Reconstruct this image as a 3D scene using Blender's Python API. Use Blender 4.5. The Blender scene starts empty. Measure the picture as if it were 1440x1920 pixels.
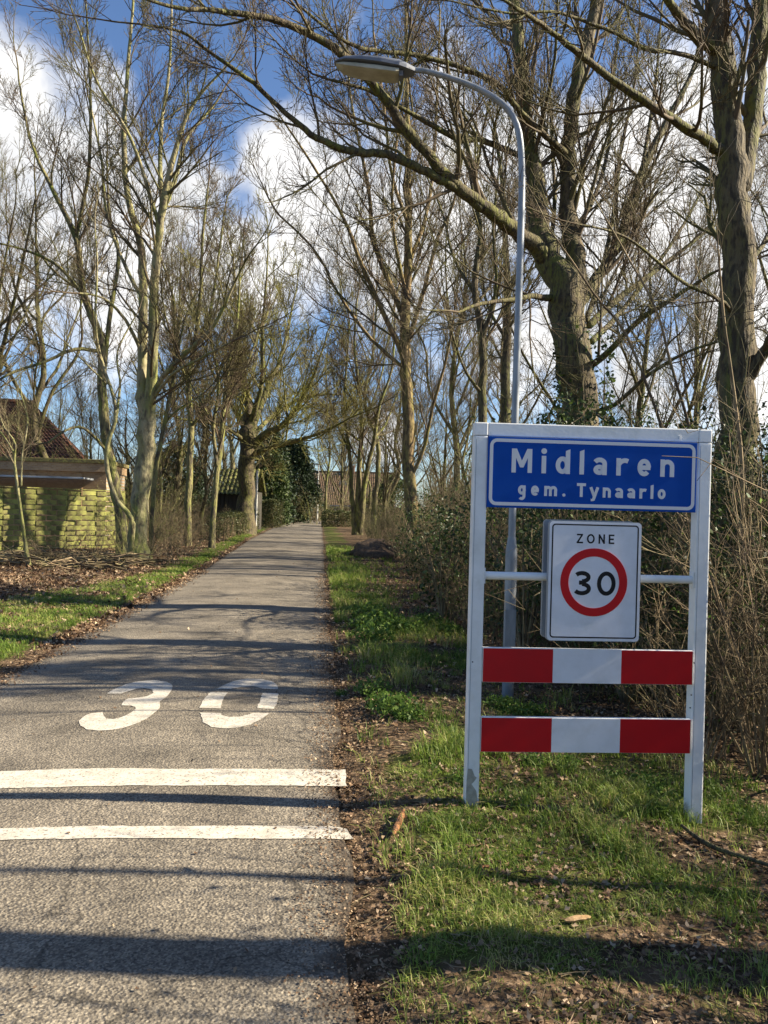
import bpy, bmesh, math, random
import numpy as np
from mathutils import Vector, Matrix
rng = np.random.default_rng(7)
random.seed(7)
S = bpy.context.scene
COL = S.collection

# ------------------------------------------------------------------ camera
F = 1450.0; ROLL = 0.026; CAMH = 1.68
R_ = np.array([math.cos(ROLL), 0, math.sin(ROLL)])
U_ = np.array([-math.sin(ROLL), 0, math.cos(ROLL)])
F_ = np.array([0, 1.0, 0])
CAM = np.array([0, 0, CAMH])
cd = bpy.data.cameras.new('camera'); cam = bpy.data.objects.new('camera', cd); COL.objects.link(cam)
m = Matrix.Identity(4)
for i in range(3):
    m[i][0] = R_[i]; m[i][1] = U_[i]; m[i][2] = -F_[i]; m[i][3] = CAM[i]
cam.matrix_world = m
cd.sensor_fit = 'VERTICAL'; cd.sensor_height = 24; cd.lens = 24 * F / 1920
cd.clip_start = 0.05; cd.clip_end = 2000
S.camera = cam
S.render.resolution_x = 768; S.render.resolution_y = 1024

# ------------------------------------------------------------------ light
SUN_EL = math.radians(33); SUN_AZ = math.radians(87.5)     # azimuth from +Y towards +X
sv = Vector((math.cos(SUN_EL)*math.sin(SUN_AZ), math.cos(SUN_EL)*math.cos(SUN_AZ), math.sin(SUN_EL)))
sl = bpy.data.lights.new('sun', 'SUN'); sl.energy = 5.0; sl.angle = math.radians(0.53); sl.color = (1.0, 0.88, 0.68)
so = bpy.data.objects.new('sun', sl); COL.objects.link(so)
so.rotation_euler = sv.to_track_quat('Z', 'Y').to_euler(); so.location = (20, 0, 20)
S.view_settings.view_transform = 'Standard'; S.view_settings.look = 'None'
S.view_settings.exposure = 1.55; S.view_settings.gamma = 1
try: S.view_settings.use_curve_mapping = False
except Exception: pass

def ray(px, py):
    d = (px-720)/F*R_ + (960-py)/F*U_ + F_
    return d
def at(px, py, Y):
    return CAM + ray(px, py)*Y

# ------------------------------------------------------------------ world: Nishita sky with cumulus
W = bpy.data.worlds.new('World'); S.world = W; W.use_nodes = True
nt = W.node_tree; nt.nodes.clear()
def N(tree, typ, **kw):
    n = tree.nodes.new(typ)
    for k, v in kw.items(): setattr(n, k, v)
    return n
def L(tree, a, b): tree.links.new(a, b)
out = N(nt, 'ShaderNodeOutputWorld'); bg = N(nt, 'ShaderNodeBackground'); bg.inputs[1].default_value = 0.082
sky = N(nt, 'ShaderNodeTexSky', sky_type='NISHITA'); sky.sun_disc = False
sky.sun_elevation = SUN_EL; sky.sun_rotation = SUN_AZ; sky.air_density = 1.0; sky.dust_density = 0.6; sky.ozone_density = 2.0
tc = N(nt, 'ShaderNodeTexCoord')
def wm(op, a, b=None, c=None, clamp=False):
    n = N(nt, 'ShaderNodeMath', operation=op); n.use_clamp = clamp
    for i, v in enumerate((a, b, c)):
        if v is None: continue
        if isinstance(v, (int, float)): n.inputs[i].default_value = v
        else: L(nt, v, n.inputs[i])
    return n.outputs[0]
def unit(px, py):
    d = ray(px, py); return d/np.linalg.norm(d)
clouds = [(10,260,200),(180,320,175),(330,360,130),(545,320,115),(660,420,220),(0,430,240),(240,480,230),(860,430,250),
          (1150,320,170),(1290,220,110),(1400,400,260),(1100,540,220),(760,560,190),(430,500,130),(1420,600,190),(1180,720,120),(720,815,70),
          (-400,300,300),(-900,500,350),(1900,350,400),(2300,100,250),(980,260,90),(20,560,90)]
field = None
for (px, py, r) in clouds:
    c = unit(px, py); sc = 1.0/max(1.0, np.linalg.norm(ray(px, py)))
    vd = N(nt, 'ShaderNodeVectorMath', operation='DISTANCE'); L(nt, tc.outputs['Generated'], vd.inputs[0]); vd.inputs[1].default_value = c
    rr = r/F*sc
    v = wm('MULTIPLY_ADD', vd.outputs['Value'], -0.18/rr, 0.18)
    field = v if field is None else wm('SMOOTH_MAX', field, v, 0.05)
n1 = N(nt, 'ShaderNodeTexNoise'); n1.inputs['Scale'].default_value = 5.5; n1.inputs['Detail'].default_value = 9; n1.inputs['Roughness'].default_value = 0.55
n1.inputs['Distortion'].default_value = 0.35
L(nt, tc.outputs['Generated'], n1.inputs['Vector'])
n2 = N(nt, 'ShaderNodeTexNoise'); n2.inputs['Scale'].default_value = 2.2; n2.inputs['Detail'].default_value = 6
L(nt, tc.outputs['Generated'], n2.inputs['Vector'])
nn = wm('MULTIPLY_ADD', n1.outputs['Fac'], 0.55, -0.275)
tot = wm('ADD', field, nn)
# clouds elsewhere round the sky
gen = wm('MULTIPLY_ADD', n2.outputs['Fac'], 1.2, -0.86)
tot = wm('MAXIMUM', tot, gen)
mr = N(nt, 'ShaderNodeMapRange', interpolation_type='SMOOTHSTEP'); L(nt, tot, mr.inputs['Value'])
mr.inputs['From Min'].default_value = -0.02; mr.inputs['From Max'].default_value = 0.10
cc = N(nt, 'ShaderNodeValToRGB'); L(nt, n1.outputs['Fac'], cc.inputs[0])
cc.color_ramp.elements[0].position = 0.32; cc.color_ramp.elements[0].color = (2.9, 3.0, 3.15, 1)
cc.color_ramp.elements[1].position = 0.62; cc.color_ramp.elements[1].color = (5.4, 5.3, 5.2, 1)
tint = N(nt, 'ShaderNodeMix', data_type='RGBA', blend_type='MULTIPLY'); tint.inputs[0].default_value = 1
L(nt, sky.outputs[0], tint.inputs[6]); tint.inputs[7].default_value = (0.56, 0.64, 0.76, 1)
mx = N(nt, 'ShaderNodeMix', data_type='RGBA'); L(nt, mr.outputs[0], mx.inputs[0]); L(nt, tint.outputs[2], mx.inputs[6]); L(nt, cc.outputs[0], mx.inputs[7])
L(nt, mx.outputs[2], bg.inputs[0]); L(nt, bg.outputs[0], out.inputs[0])

# ------------------------------------------------------------------ materials
def mat(name, base, rough=0.85, spec=0.3, col2=None, nscale=8.0, bump=0.0, bscale=40.0, metal=0.0, col3=None, n3=1.5, detail=6, f2=(0.4,0.62), f3=(0.45,0.6), stretch=None, trans=0.0, coat=0.0, bdist=0.01, per_object=0.0, voronoi=False):
    M = bpy.data.materials.new(name); M.use_nodes = True; t = M.node_tree; b = t.nodes['Principled BSDF']
    b.inputs['Roughness'].default_value = rough; b.inputs['Metallic'].default_value = metal
    b.inputs['Specular IOR Level'].default_value = spec; b.inputs['Coat Weight'].default_value = coat
    tc = N(t, 'ShaderNodeTexCoord'); vec = tc.outputs['Object']
    if stretch:
        mp = N(t, 'ShaderNodeMapping'); mp.inputs['Scale'].default_value = stretch; L(t, vec, mp.inputs[0]); vec = mp.outputs[0]
    col = None
    c0 = N(t, 'ShaderNodeRGB'); c0.outputs[0].default_value = (*base, 1); col = c0.outputs[0]
    def layer(col, c, sc, rngf, w):
        nz = N(t, 'ShaderNodeTexNoise'); nz.inputs['Scale'].default_value = sc; nz.inputs['Detail'].default_value = detail; nz.inputs['Roughness'].default_value = 0.6
        mp = N(t, 'ShaderNodeMapping'); mp.inputs['Location'].default_value = (w, w*2, 0); L(t, vec, mp.inputs[0]); L(t, mp.outputs[0], nz.inputs['Vector'])
        m_ = N(t, 'ShaderNodeMapRange'); m_.inputs['From Min'].default_value = rngf[0]; m_.inputs['From Max'].default_value = rngf[1]; L(t, nz.outputs['Fac'], m_.inputs['Value'])
        x = N(t, 'ShaderNodeMix', data_type='RGBA'); L(t, m_.outputs[0], x.inputs[0]); L(t, col, x.inputs[6]); x.inputs[7].default_value = (*c, 1)
        return x.outputs[2]
    if col2: col = layer(col, col2, nscale, f2, 3.1)
    if col3: col = layer(col, col3, n3, f3, 11.7)
    if per_object:
        oi = N(t, 'ShaderNodeObjectInfo'); hs = N(t, 'ShaderNodeHueSaturation')
        m_ = N(t, 'ShaderNodeMapRange'); L(t, oi.outputs['Random'], m_.inputs['Value']); m_.inputs['To Min'].default_value = 1-per_object; m_.inputs['To Max'].default_value = 1+per_object
        L(t, m_.outputs[0], hs.inputs['Value']); L(t, col, hs.inputs['Color']); col = hs.outputs[0]
    L(t, col, b.inputs['Base Color'])
    if bump:
        nz = N(t, 'ShaderNodeTexNoise') if not voronoi else N(t, 'ShaderNodeTexVoronoi')
        nz.inputs['Scale'].default_value = bscale
        if not voronoi: nz.inputs['Detail'].default_value = 5
        L(t, vec, nz.inputs['Vector'])
        bp = N(t, 'ShaderNodeBump'); bp.inputs['Strength'].default_value = bump; bp.inputs['Distance'].default_value = bdist
        L(t, nz.outputs[0], bp.inputs['Height']); L(t, bp.outputs[0], b.inputs['Normal'])
    if trans:
        tl = N(t, 'ShaderNodeBsdfTranslucent'); L(t, col, tl.inputs[0]); ms = N(t, 'ShaderNodeMixShader'); ms.inputs[0].default_value = trans
        o = t.nodes['Material Output']; L(t, b.outputs[0], ms.inputs[1]); L(t, tl.outputs[0], ms.inputs[2]); L(t, ms.outputs[0], o.inputs[0])
    return M

def attr_mat(name, stops, rough=0.7, trans=0.3, spec=0.3):
    """small leaves and blades: each piece has its own random value in the vertex attribute 'rnd'"""
    M = bpy.data.materials.new(name); M.use_nodes = True; t = M.node_tree; b = t.nodes['Principled BSDF']
    b.inputs['Roughness'].default_value = rough; b.inputs['Specular IOR Level'].default_value = spec
    a = N(t, 'ShaderNodeAttribute', attribute_name='rnd'); r = N(t, 'ShaderNodeValToRGB'); L(t, a.outputs['Fac'], r.inputs[0])
    e = r.color_ramp.elements
    while len(e) < len(stops): e.new(0.5)
    for i, (p, c) in enumerate(stops): e[i].position = p; e[i].color = (*c, 1)
    L(t, r.outputs[0], b.inputs['Base Color'])
    tl = N(t, 'ShaderNodeBsdfTranslucent'); L(t, r.outputs[0], tl.inputs[0]); ms = N(t, 'ShaderNodeMixShader'); ms.inputs[0].default_value = trans
    o = t.nodes['Material Output']; L(t, b.outputs[0], ms.inputs[1]); L(t, tl.outputs[0], ms.inputs[2]); L(t, ms.outputs[0], o.inputs[0])
    return M

bark_green = mat('bark_green', (0.21,0.18,0.085), col2=(0.16,0.18,0.035), nscale=3, col3=(0.075,0.062,0.042), n3=9, bump=1.0, bscale=26, stretch=(1,1,0.3), bdist=0.05)
bark_pale = mat('bark_pale', (0.31,0.27,0.16), col2=(0.20,0.21,0.06), nscale=2.2, col3=(0.11,0.095,0.06), n3=8, f3=(0.48,0.64), bump=0.8, bscale=18, stretch=(1,1,0.4), bdist=0.04)
bark_dark = mat('bark_dark', (0.125,0.098,0.056), col2=(0.12,0.125,0.028), nscale=2.5, col3=(0.05,0.040,0.027), n3=20, f3=(0.45,0.60), bump=0.9, bscale=34, stretch=(1,1,0.3), bdist=0.04)
bark_orange = mat('bark_orange_brown', (0.26,0.18,0.09), col2=(0.18,0.16,0.045), nscale=3, col3=(0.08,0.058,0.034), n3=12, bump=1.0, bscale=24, stretch=(1,1,0.3), bdist=0.02)  # orange brown base with greenish and dark brown noise patches
twig_brown = mat('twig_brown', (0.10,0.073,0.045), col2=(0.10,0.094,0.034), nscale=0.8, f2=(0.45,0.6))
twig_grey = mat('twig_grey', (0.24,0.19,0.125), col2=(0.18,0.165,0.07), nscale=0.7)
stem_tan = mat('stem_tan', (0.255,0.19,0.115), col2=(0.14,0.125,0.06), nscale=1.3, col3=(0.085,0.06,0.038), n3=4)
white_coat = mat('white_coated_aluminium', (0.76,0.77,0.77), rough=0.42, spec=0.4, col2=(0.60,0.61,0.59), nscale=5, f2=(0.48,0.75), col3=(0.42,0.44,0.38), n3=3.5, f3=(0.60,0.85), bump=0.05, bscale=60)
bare_alu = mat('weathered_grey_aluminium', (0.36,0.35,0.31), rough=0.6, col2=(0.28,0.27,0.24), nscale=30)
sign_blue = mat('reflective_blue', (0.0005,0.058,0.32), rough=0.5, spec=0.14, col2=(0.0005,0.062,0.35), nscale=5)
sign_white = mat('reflective_white', (0.74,0.75,0.80), rough=0.35, spec=0.5, col2=(0.68,0.69,0.73), nscale=9, col3=(0.58,0.59,0.60), n3=5, f3=(0.58,0.8))
sign_silver = mat('reflective_letter_grey', (0.60,0.61,0.64), rough=0.4, spec=0.4)
sign_red = mat('reflective_red', (0.48,0.005,0.011), rough=0.45, spec=0.25, col2=(0.44,0.006,0.012), nscale=7)
sign_black = mat('sign_black', (0.010,0.011,0.013), rough=0.5, spec=0.2)
sign_back = mat('sign_back_grey', (0.30,0.33,0.37), rough=0.5, metal=0.3)
galv = mat('galvanised_steel', (0.30,0.32,0.345), rough=0.5, metal=0.35, col2=(0.21,0.23,0.25), nscale=14, stretch=(1,1,0.2), bump=0.08, bscale=50)
lamp_grey = mat('lamp_housing_grey', (0.15,0.165,0.20), rough=0.5)
lamp_glass = mat('lamp_yellowed_bowl', (0.62,0.60,0.48), rough=0.25, spec=0.5, col2=(0.48,0.45,0.34), nscale=7, trans=0.35)
moss_wood = mat('mossy_board', (0.26,0.265,0.07), col2=(0.15,0.14,0.05), nscale=4, col3=(0.10,0.08,0.04), n3=7, f3=(0.50,0.64), bump=0.3, bscale=30, bdist=.004, per_object=0.25)
dark_wood = mat('dark_timber', (0.045,0.04,0.03), bump=0.4, bscale=20)
pale_wood = mat('pale_cut_wood', (0.48,0.33,0.18), col2=(0.36,0.22,0.10), nscale=20, stretch=(1,1,6), bump=0.3, bscale=60)
orange_wood = mat('orange_bark_wood', (0.44,0.21,0.09), col2=(0.22,0.10,0.045), nscale=26, col3=(0.09,0.05,0.03), n3=50, bump=1.0, bscale=60, bdist=.02)
roof_red = mat('red_roof_tile', (0.15,0.062,0.035), col2=(0.075,0.04,0.028), nscale=2, col3=(0.06,0.035,0.028), n3=7, per_object=0.2)
roof_brown = mat('brown_pantile', (0.12,0.07,0.042), col2=(0.06,0.043,0.028), nscale=3, col3=(0.17,0.125,0.07), n3=11, f3=(0.5,0.65))  # mossy brown tiles, albedo also lowered to stand for the trees' shade
roof_moss = mat('mossy_roof', (0.16,0.13,0.055), col2=(0.22,0.20,0.06), nscale=3, col3=(0.10,0.08,0.04), n3=9, bump=0.6, bscale=12)
moss_tile = mat('mossy_tile', (0.17,0.18,0.045), col2=(0.07,0.06,0.035), nscale=6)
zinc = mat('zinc_edge', (0.34,0.36,0.39), rough=0.4, metal=0.3, col2=(0.24,0.25,0.26), nscale=4)
glass = mat('window_glass', (0.02,0.03,0.04), rough=0.08, spec=0.8)
white_paint = mat('white_paint', (0.62,0.61,0.56), rough=0.6, col2=(0.5,0.49,0.43), nscale=8)
red_brick = mat('red_brick', (0.16,0.07,0.05))
def brick_mat(name, c1, c2, mortar, scale=4.0):
    M = bpy.data.materials.new(name); M.use_nodes = True; t = M.node_tree; b = t.nodes['Principled BSDF']; b.inputs['Roughness'].default_value = 0.9
    tc = N(t, 'ShaderNodeTexCoord'); mp = N(t, 'ShaderNodeMapping'); mp.inputs['Rotation'].default_value = (math.radians(90), 0, 0); L(t, tc.outputs['Object'], mp.inputs[0])
    br = N(t, 'ShaderNodeTexBrick'); br.inputs['Scale'].default_value = scale; br.inputs['Color1'].default_value = (*c1,1); br.inputs['Color2'].default_value = (*c2,1); br.inputs['Mortar'].default_value = (*mortar,1)
    br.inputs['Mortar Size'].default_value = 0.012; L(t, mp.outputs[0], br.inputs['Vector']); L(t, br.outputs['Color'], b.inputs['Base Color'])
    bp = N(t, 'ShaderNodeBump'); bp.inputs['Strength'].default_value = 0.5; bp.inputs['Distance'].default_value = 0.01; bp.invert = True; L(t, br.outputs['Fac'], bp.inputs['Height']); L(t, bp.outputs[0], b.inputs['Normal'])
    return M
brick_tan = brick_mat('tan_brick', (0.36,0.24,0.13), (0.27,0.17,0.09), (0.30,0.27,0.22))
brick_red = brick_mat('dull_red_brick', (0.20,0.085,0.06), (0.14,0.06,0.045), (0.2,0.18,0.16))

# ------------------------------------------------------------------ ground functions
PY = np.array([-60, 0, 14, 21, 34, 50, 77, 120, 700.]); PZ = np.array([0, 0, 0.0, 0.06, 0.36, 0.46, 0.50, 0.55, 0.6])
def prof(Y): return np.interp(Y, PY, PZ)
RX = lambda Y: 0.17 - 0.0825*np.asarray(Y, float)             # right edge of the road
RW = 3.18
def vnoise(x, y, s, seed=0):
    x = np.asarray(x, float)/s + seed*17.31; y = np.asarray(y, float)/s + seed*9.77
    xi = np.floor(x); yi = np.floor(y); fx = x-xi; fy = y-yi
    fx = fx*fx*(3-2*fx); fy = fy*fy*(3-2*fy)
    def h(a, b):
        v = np.sin(a*127.1 + b*311.7 + seed*3.3)*43758.5453; return v-np.floor(v)
    return (h(xi,yi)*(1-fx)+h(xi+1,yi)*fx)*(1-fy) + (h(xi,yi+1)*(1-fx)+h(xi+1,yi+1)*fx)*fy
def fbm(x, y, s, seed=0): return 0.55*vnoise(x,y,s,seed)+0.3*vnoise(x,y,s/2.1,seed+1)+0.15*vnoise(x,y,s/4.3,seed+2)
def edge_dist(x, y):
    """signed distance outside the road edge, negative on the road"""
    r = RX(y); l = r-RW
    return np.maximum(np.asarray(x)-r, l-np.asarray(x))
def gz(x, y):
    x = np.asarray(x, float); y = np.asarray(y, float)
    e = edge_dist(x, y); off = np.clip((e+0.05)/0.5, 0, 1)
    z = prof(y) + off*(0.02 + 0.05*(fbm(x,y,1.1,5)-0.4)) - (1-off)*0.03
    right = x > RX(y)
    z = z - np.where(right, np.clip(x-0.5, 0, 2.2)*0.085*np.clip((14-y)/6, 0, 1), 0)
    z = z + np.where(right, 0, np.clip(e-1.5, 0, 3)*0.03)
    return z
def ground_at(px, py):
    d = ray(px, py); t = 3.0
    for _ in range(60):
        p = CAM + d*t; z = float(prof(p[1])); t2 = (z-CAMH)/d[2]; t = t*0.5+t2*0.5
    return CAM + d*t

# ------------------------------------------------------------------ mesh helpers
def tag(o, label=None, cat=None, group=None, kind=None):
    if label: o['label'] = label
    if cat: o['category'] = cat
    if group: o['group'] = group
    if kind: o['kind'] = kind
    return o
def thing(name, label, cat, loc=(0,0,0), rotz=0, group=None):
    o = bpy.data.objects.new(name, None); COL.objects.link(o); o.location = loc; o.rotation_euler = (0,0,rotz); o.empty_display_size = 0.2
    return tag(o, label, cat, group)
def mesh_np(name, V, Fq, material, parent=None, smooth=False, rnd=None, sides=4):
    me = bpy.data.meshes.new(name); V = np.asarray(V, np.float32).reshape(-1,3); Fq = np.asarray(Fq, np.int32).reshape(-1, sides)
    me.vertices.add(len(V)); me.vertices.foreach_set('co', V.ravel())
    me.loops.add(Fq.size); me.loops.foreach_set('vertex_index', Fq.ravel())
    me.polygons.add(len(Fq)); me.polygons.foreach_set('loop_start', np.arange(0, Fq.size, sides, dtype=np.int32))
    if smooth: me.polygons.foreach_set('use_smooth', np.ones(len(Fq), bool))
    me.update(calc_edges=True)
    if rnd is not None:
        a = me.attributes.new('rnd', 'FLOAT', 'POINT'); a.data.foreach_set('value', np.asarray(rnd, np.float32))
    me.materials.append(material)
    o = bpy.data.objects.new(name, me); COL.objects.link(o)
    if parent is not None: o.parent = parent
    return o
def obj(name, bm, material, parent=None, smooth=False):
    me = bpy.data.meshes.new(name)
    bmesh.ops.recalc_face_normals(bm, faces=bm.faces)
    bm.to_mesh(me); bm.free()
    for mm in (material if isinstance(material, (list, tuple)) else [material]): me.materials.append(mm)
    if smooth: me.polygons.foreach_set('use_smooth', [True]*len(me.polygons))
    o = bpy.data.objects.new(name, me); COL.objects.link(o)
    if parent: o.parent = parent
    return o
def box(bm, x0, x1, y0, y1, z0, z1, bev=0.0):
    vs = [bm.verts.new((x, y, z)) for x in (x0,x1) for y in (y0,y1) for z in (z0,z1)]
    fs = [bm.faces.new([vs[i] for i in f]) for f in ((0,1,3,2),(4,6,7,5),(0,4,5,1),(2,3,7,6),(0,2,6,4),(1,5,7,3))]
    if bev: bmesh.ops.bevel(bm, geom=list({e for f in fs for e in f.edges}), offset=bev, segments=2, affect='EDGES', profile=0.6)
    return vs
def prism(bm, pts, y0, y1):
    """extrude a polygon given in local x,z from y0 (front) to y1"""
    a = [bm.verts.new((p[0], y0, p[1])) for p in pts]; b = [bm.verts.new((p[0], y1, p[1])) for p in pts]
    bm.faces.new(a); bm.faces.new(b[::-1]); n = len(pts)
    for i in range(n): bm.faces.new([a[i], b[i], b[(i+1)%n], a[(i+1)%n]])
def ribbon(bm, pts, w, y0, y1, closed=False):
    P = np.array(pts, float); n = len(P); Lf = []; Rt = []
    for i in range(n):
        if closed: a = P[(i-1)%n]; b = P[(i+1)%n]
        else: a = P[max(i-1,0)]; b = P[min(i+1,n-1)]
        t = b-a; t /= np.linalg.norm(t); nr = np.array([-t[1], t[0]])
        sc = 1.0
        if closed or 0 < i < n-1:
            t1 = P[i]-a; t1 = t1/np.linalg.norm(t1); sc = 1/max(0.5, abs(np.dot([-t1[1], t1[0]], nr)))
        Lf.append(P[i]+nr*w/2*sc); Rt.append(P[i]-nr*w/2*sc)
    A = [bm.verts.new((p[0],y0,p[1])) for p in Lf]; B = [bm.verts.new((p[0],y0,p[1])) for p in Rt]
    C = [bm.verts.new((p[0],y1,p[1])) for p in Lf]; D = [bm.verts.new((p[0],y1,p[1])) for p in Rt]
    for i in range(n if closed else n-1):
        j = (i+1)%n
        bm.faces.new([A[i],A[j],B[j],B[i]]); bm.faces.new([C[i],D[i],D[j],C[j]])
        bm.faces.new([A[i],C[i],C[j],A[j]]); bm.faces.new([B[i],B[j],D[j],D[i]])
    if not closed:
        bm.faces.new([A[0],B[0],D[0],C[0]]); bm.faces.new([A[-1],C[-1],D[-1],B[-1]])
def arc(cx, cz, rx, rz, a0, a1, n=16):
    return [(cx+rx*math.cos(math.radians(a0+(a1-a0)*i/n)), cz+rz*math.sin(math.radians(a0+(a1-a0)*i/n))) for i in range(n+1)]
def rrect(x0, x1, z0, z1, r, n=6):
    p = []
    for cx, cz, a in ((x1-r,z1-r,0),(x0+r,z1-r,90),(x0+r,z0+r,180),(x1-r,z0+r,270)):
        p += arc(cx, cz, r, r, a, a+90, n)
    return p
def tubes(polys, sides=3, cap=False):
    """polys: list of (points (k,3), radii (k,)); grouped by k, vectorised"""
    byk = {}
    for p, r in polys: byk.setdefault(len(p), []).append((p, r))
    VV = []; FF = []; base = 0
    for k, lst in byk.items():
        P = np.array([a for a, _ in lst], float); Rr = np.array([b for _, b in lst], float)
        T = np.empty_like(P); T[:,1:-1] = P[:,2:]-P[:,:-2]; T[:,0] = P[:,1]-P[:,0]; T[:,-1] = P[:,-1]-P[:,-2]
        T /= np.linalg.norm(T, axis=2, keepdims=True)+1e-9
        ref = np.where(np.abs(T[:, :1, 2:3]) > 0.8, np.array([[[1.,0,0]]]), np.array([[[0,0,1.]]]))
        ref = np.broadcast_to(ref, T.shape)
        A = np.cross(T, ref); A /= np.linalg.norm(A, axis=2, keepdims=True)+1e-9; B = np.cross(T, A)
        ang = np.arange(sides)*2*np.pi/sides
        V = P[:,:,None,:] + Rr[:,:,None,None]*(A[:,:,None,:]*np.cos(ang)[None,None,:,None] + B[:,:,None,:]*np.sin(ang)[None,None,:,None])
        n = len(lst); idx = np.arange(n*k*sides).reshape(n,k,sides)+base
        a = idx[:,:-1,:]; b = np.roll(a, -1, axis=2); c = idx[:,1:,:]; d = np.roll(c, -1, axis=2)
        FF.append(np.stack([a,b,d,c], axis=-1).reshape(-1,4)); VV.append(V.reshape(-1,3)); base += n*k*sides
    if not VV: return np.zeros((0,3)), np.zeros((0,4), int)
    return np.concatenate(VV), np.concatenate(FF)
def smooth_path(P, r, n):
    P = np.array(P, float); r = np.array(r, float); k = len(P)
    d = np.r_[0, np.cumsum(np.linalg.norm(np.diff(P, axis=0), axis=1))]; s = np.linspace(0, d[-1], n)
    def cr(a):
        o = np.empty((n,)+a.shape[1:]) if a.ndim > 1 else np.empty(n)
        for i, q in enumerate(s):
            j = min(max(np.searchsorted(d, q, 'right')-1, 0), k-2); t = (q-d[j])/(d[j+1]-d[j]+1e-9)
            p0 = a[max(j-1,0)]; p1 = a[j]; p2 = a[j+1]; p3 = a[min(j+2,k-1)]
            o[i] = 0.5*((2*p1)+(-p0+p2)*t+(2*p0-5*p1+4*p2-p3)*t*t+(-p0+3*p1-3*p2+p3)*t**3)
        return o
    return cr(P), np.interp(s, d, r)

# ------------------------------------------------------------------ trees
def unitv(v): return v/(math.sqrt(v[0]*v[0]+v[1]*v[1]+v[2]*v[2])+1e-9)
UPV = np.array([0, 0, 1.0])
_rn = rng.normal(0, 1, (400000, 3)); _ri = 0
def RN():
    global _ri
    _ri = (_ri+1) % 400000
    return _rn[_ri]
def crs(a, b): return np.array([a[1]*b[2]-a[2]*b[1], a[2]*b[0]-a[0]*b[2], a[0]*b[1]-a[1]*b[0]])
def grow(out, p, d, Ln, r, lev, maxlev, dens, up, rmin):
    k = (6, 5, 4, 2 if rmin > 0.0038 else 3)[min(lev, 3)]
    step = Ln/(k-1); pts = [p]; q = p; dd = unitv(d)
    for i in range(k-1):
        dd = unitv(dd + RN() * (0.11,0.14,0.17,0.2)[min(lev,3)] + UPV*(up*0.10)); q = q + dd*step; pts.append(q)
    rr = np.linspace(r, max(r*0.35, rmin*0.75), k)
    out.append((np.array(pts), rr, lev))
    if lev >= maxlev: return
    nchild = int(dens*(5.4, 5.4, 3.9, 3)[min(lev,3)]*(0.8+0.4*random.random()) + 0.5)
    for i in range(nchild):
        t = 0.12 + 0.88*(i+random.random())/nchild; f = t*(k-1); j = min(int(f), k-2)
        pp = pts[j] + (pts[j+1]-pts[j])*(f-j); ax = unitv(pts[j+1]-pts[j])
        side = unitv(crs(ax, RN())); nd = unitv(ax + side*(0.38+0.42*random.random()))
        grow(out, pp, nd, Ln*(0.66-0.28*t)*(0.7+0.5*random.random()), max(r*(0.5-0.15*t), rmin), lev+1, maxlev, dens, up, rmin)
def lumpy(P, r, sides, amp, seed):
    V, Fc = tubes([(P, r)], sides)
    k = len(P); C = np.repeat(P, sides, axis=0); D = V-C
    nz = np.array([math.sin(seed+3.1*v[2]+2.3*v[0]*4)*0.5+math.sin(seed*2+7.3*v[2]-9*v[1]+5*v[0])*0.3+math.sin(17*v[0]+13*v[1]+3*v[2])*0.3 for v in V])
    V = C + D*(1+amp*nz)[:,None]
    return V, Fc
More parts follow.
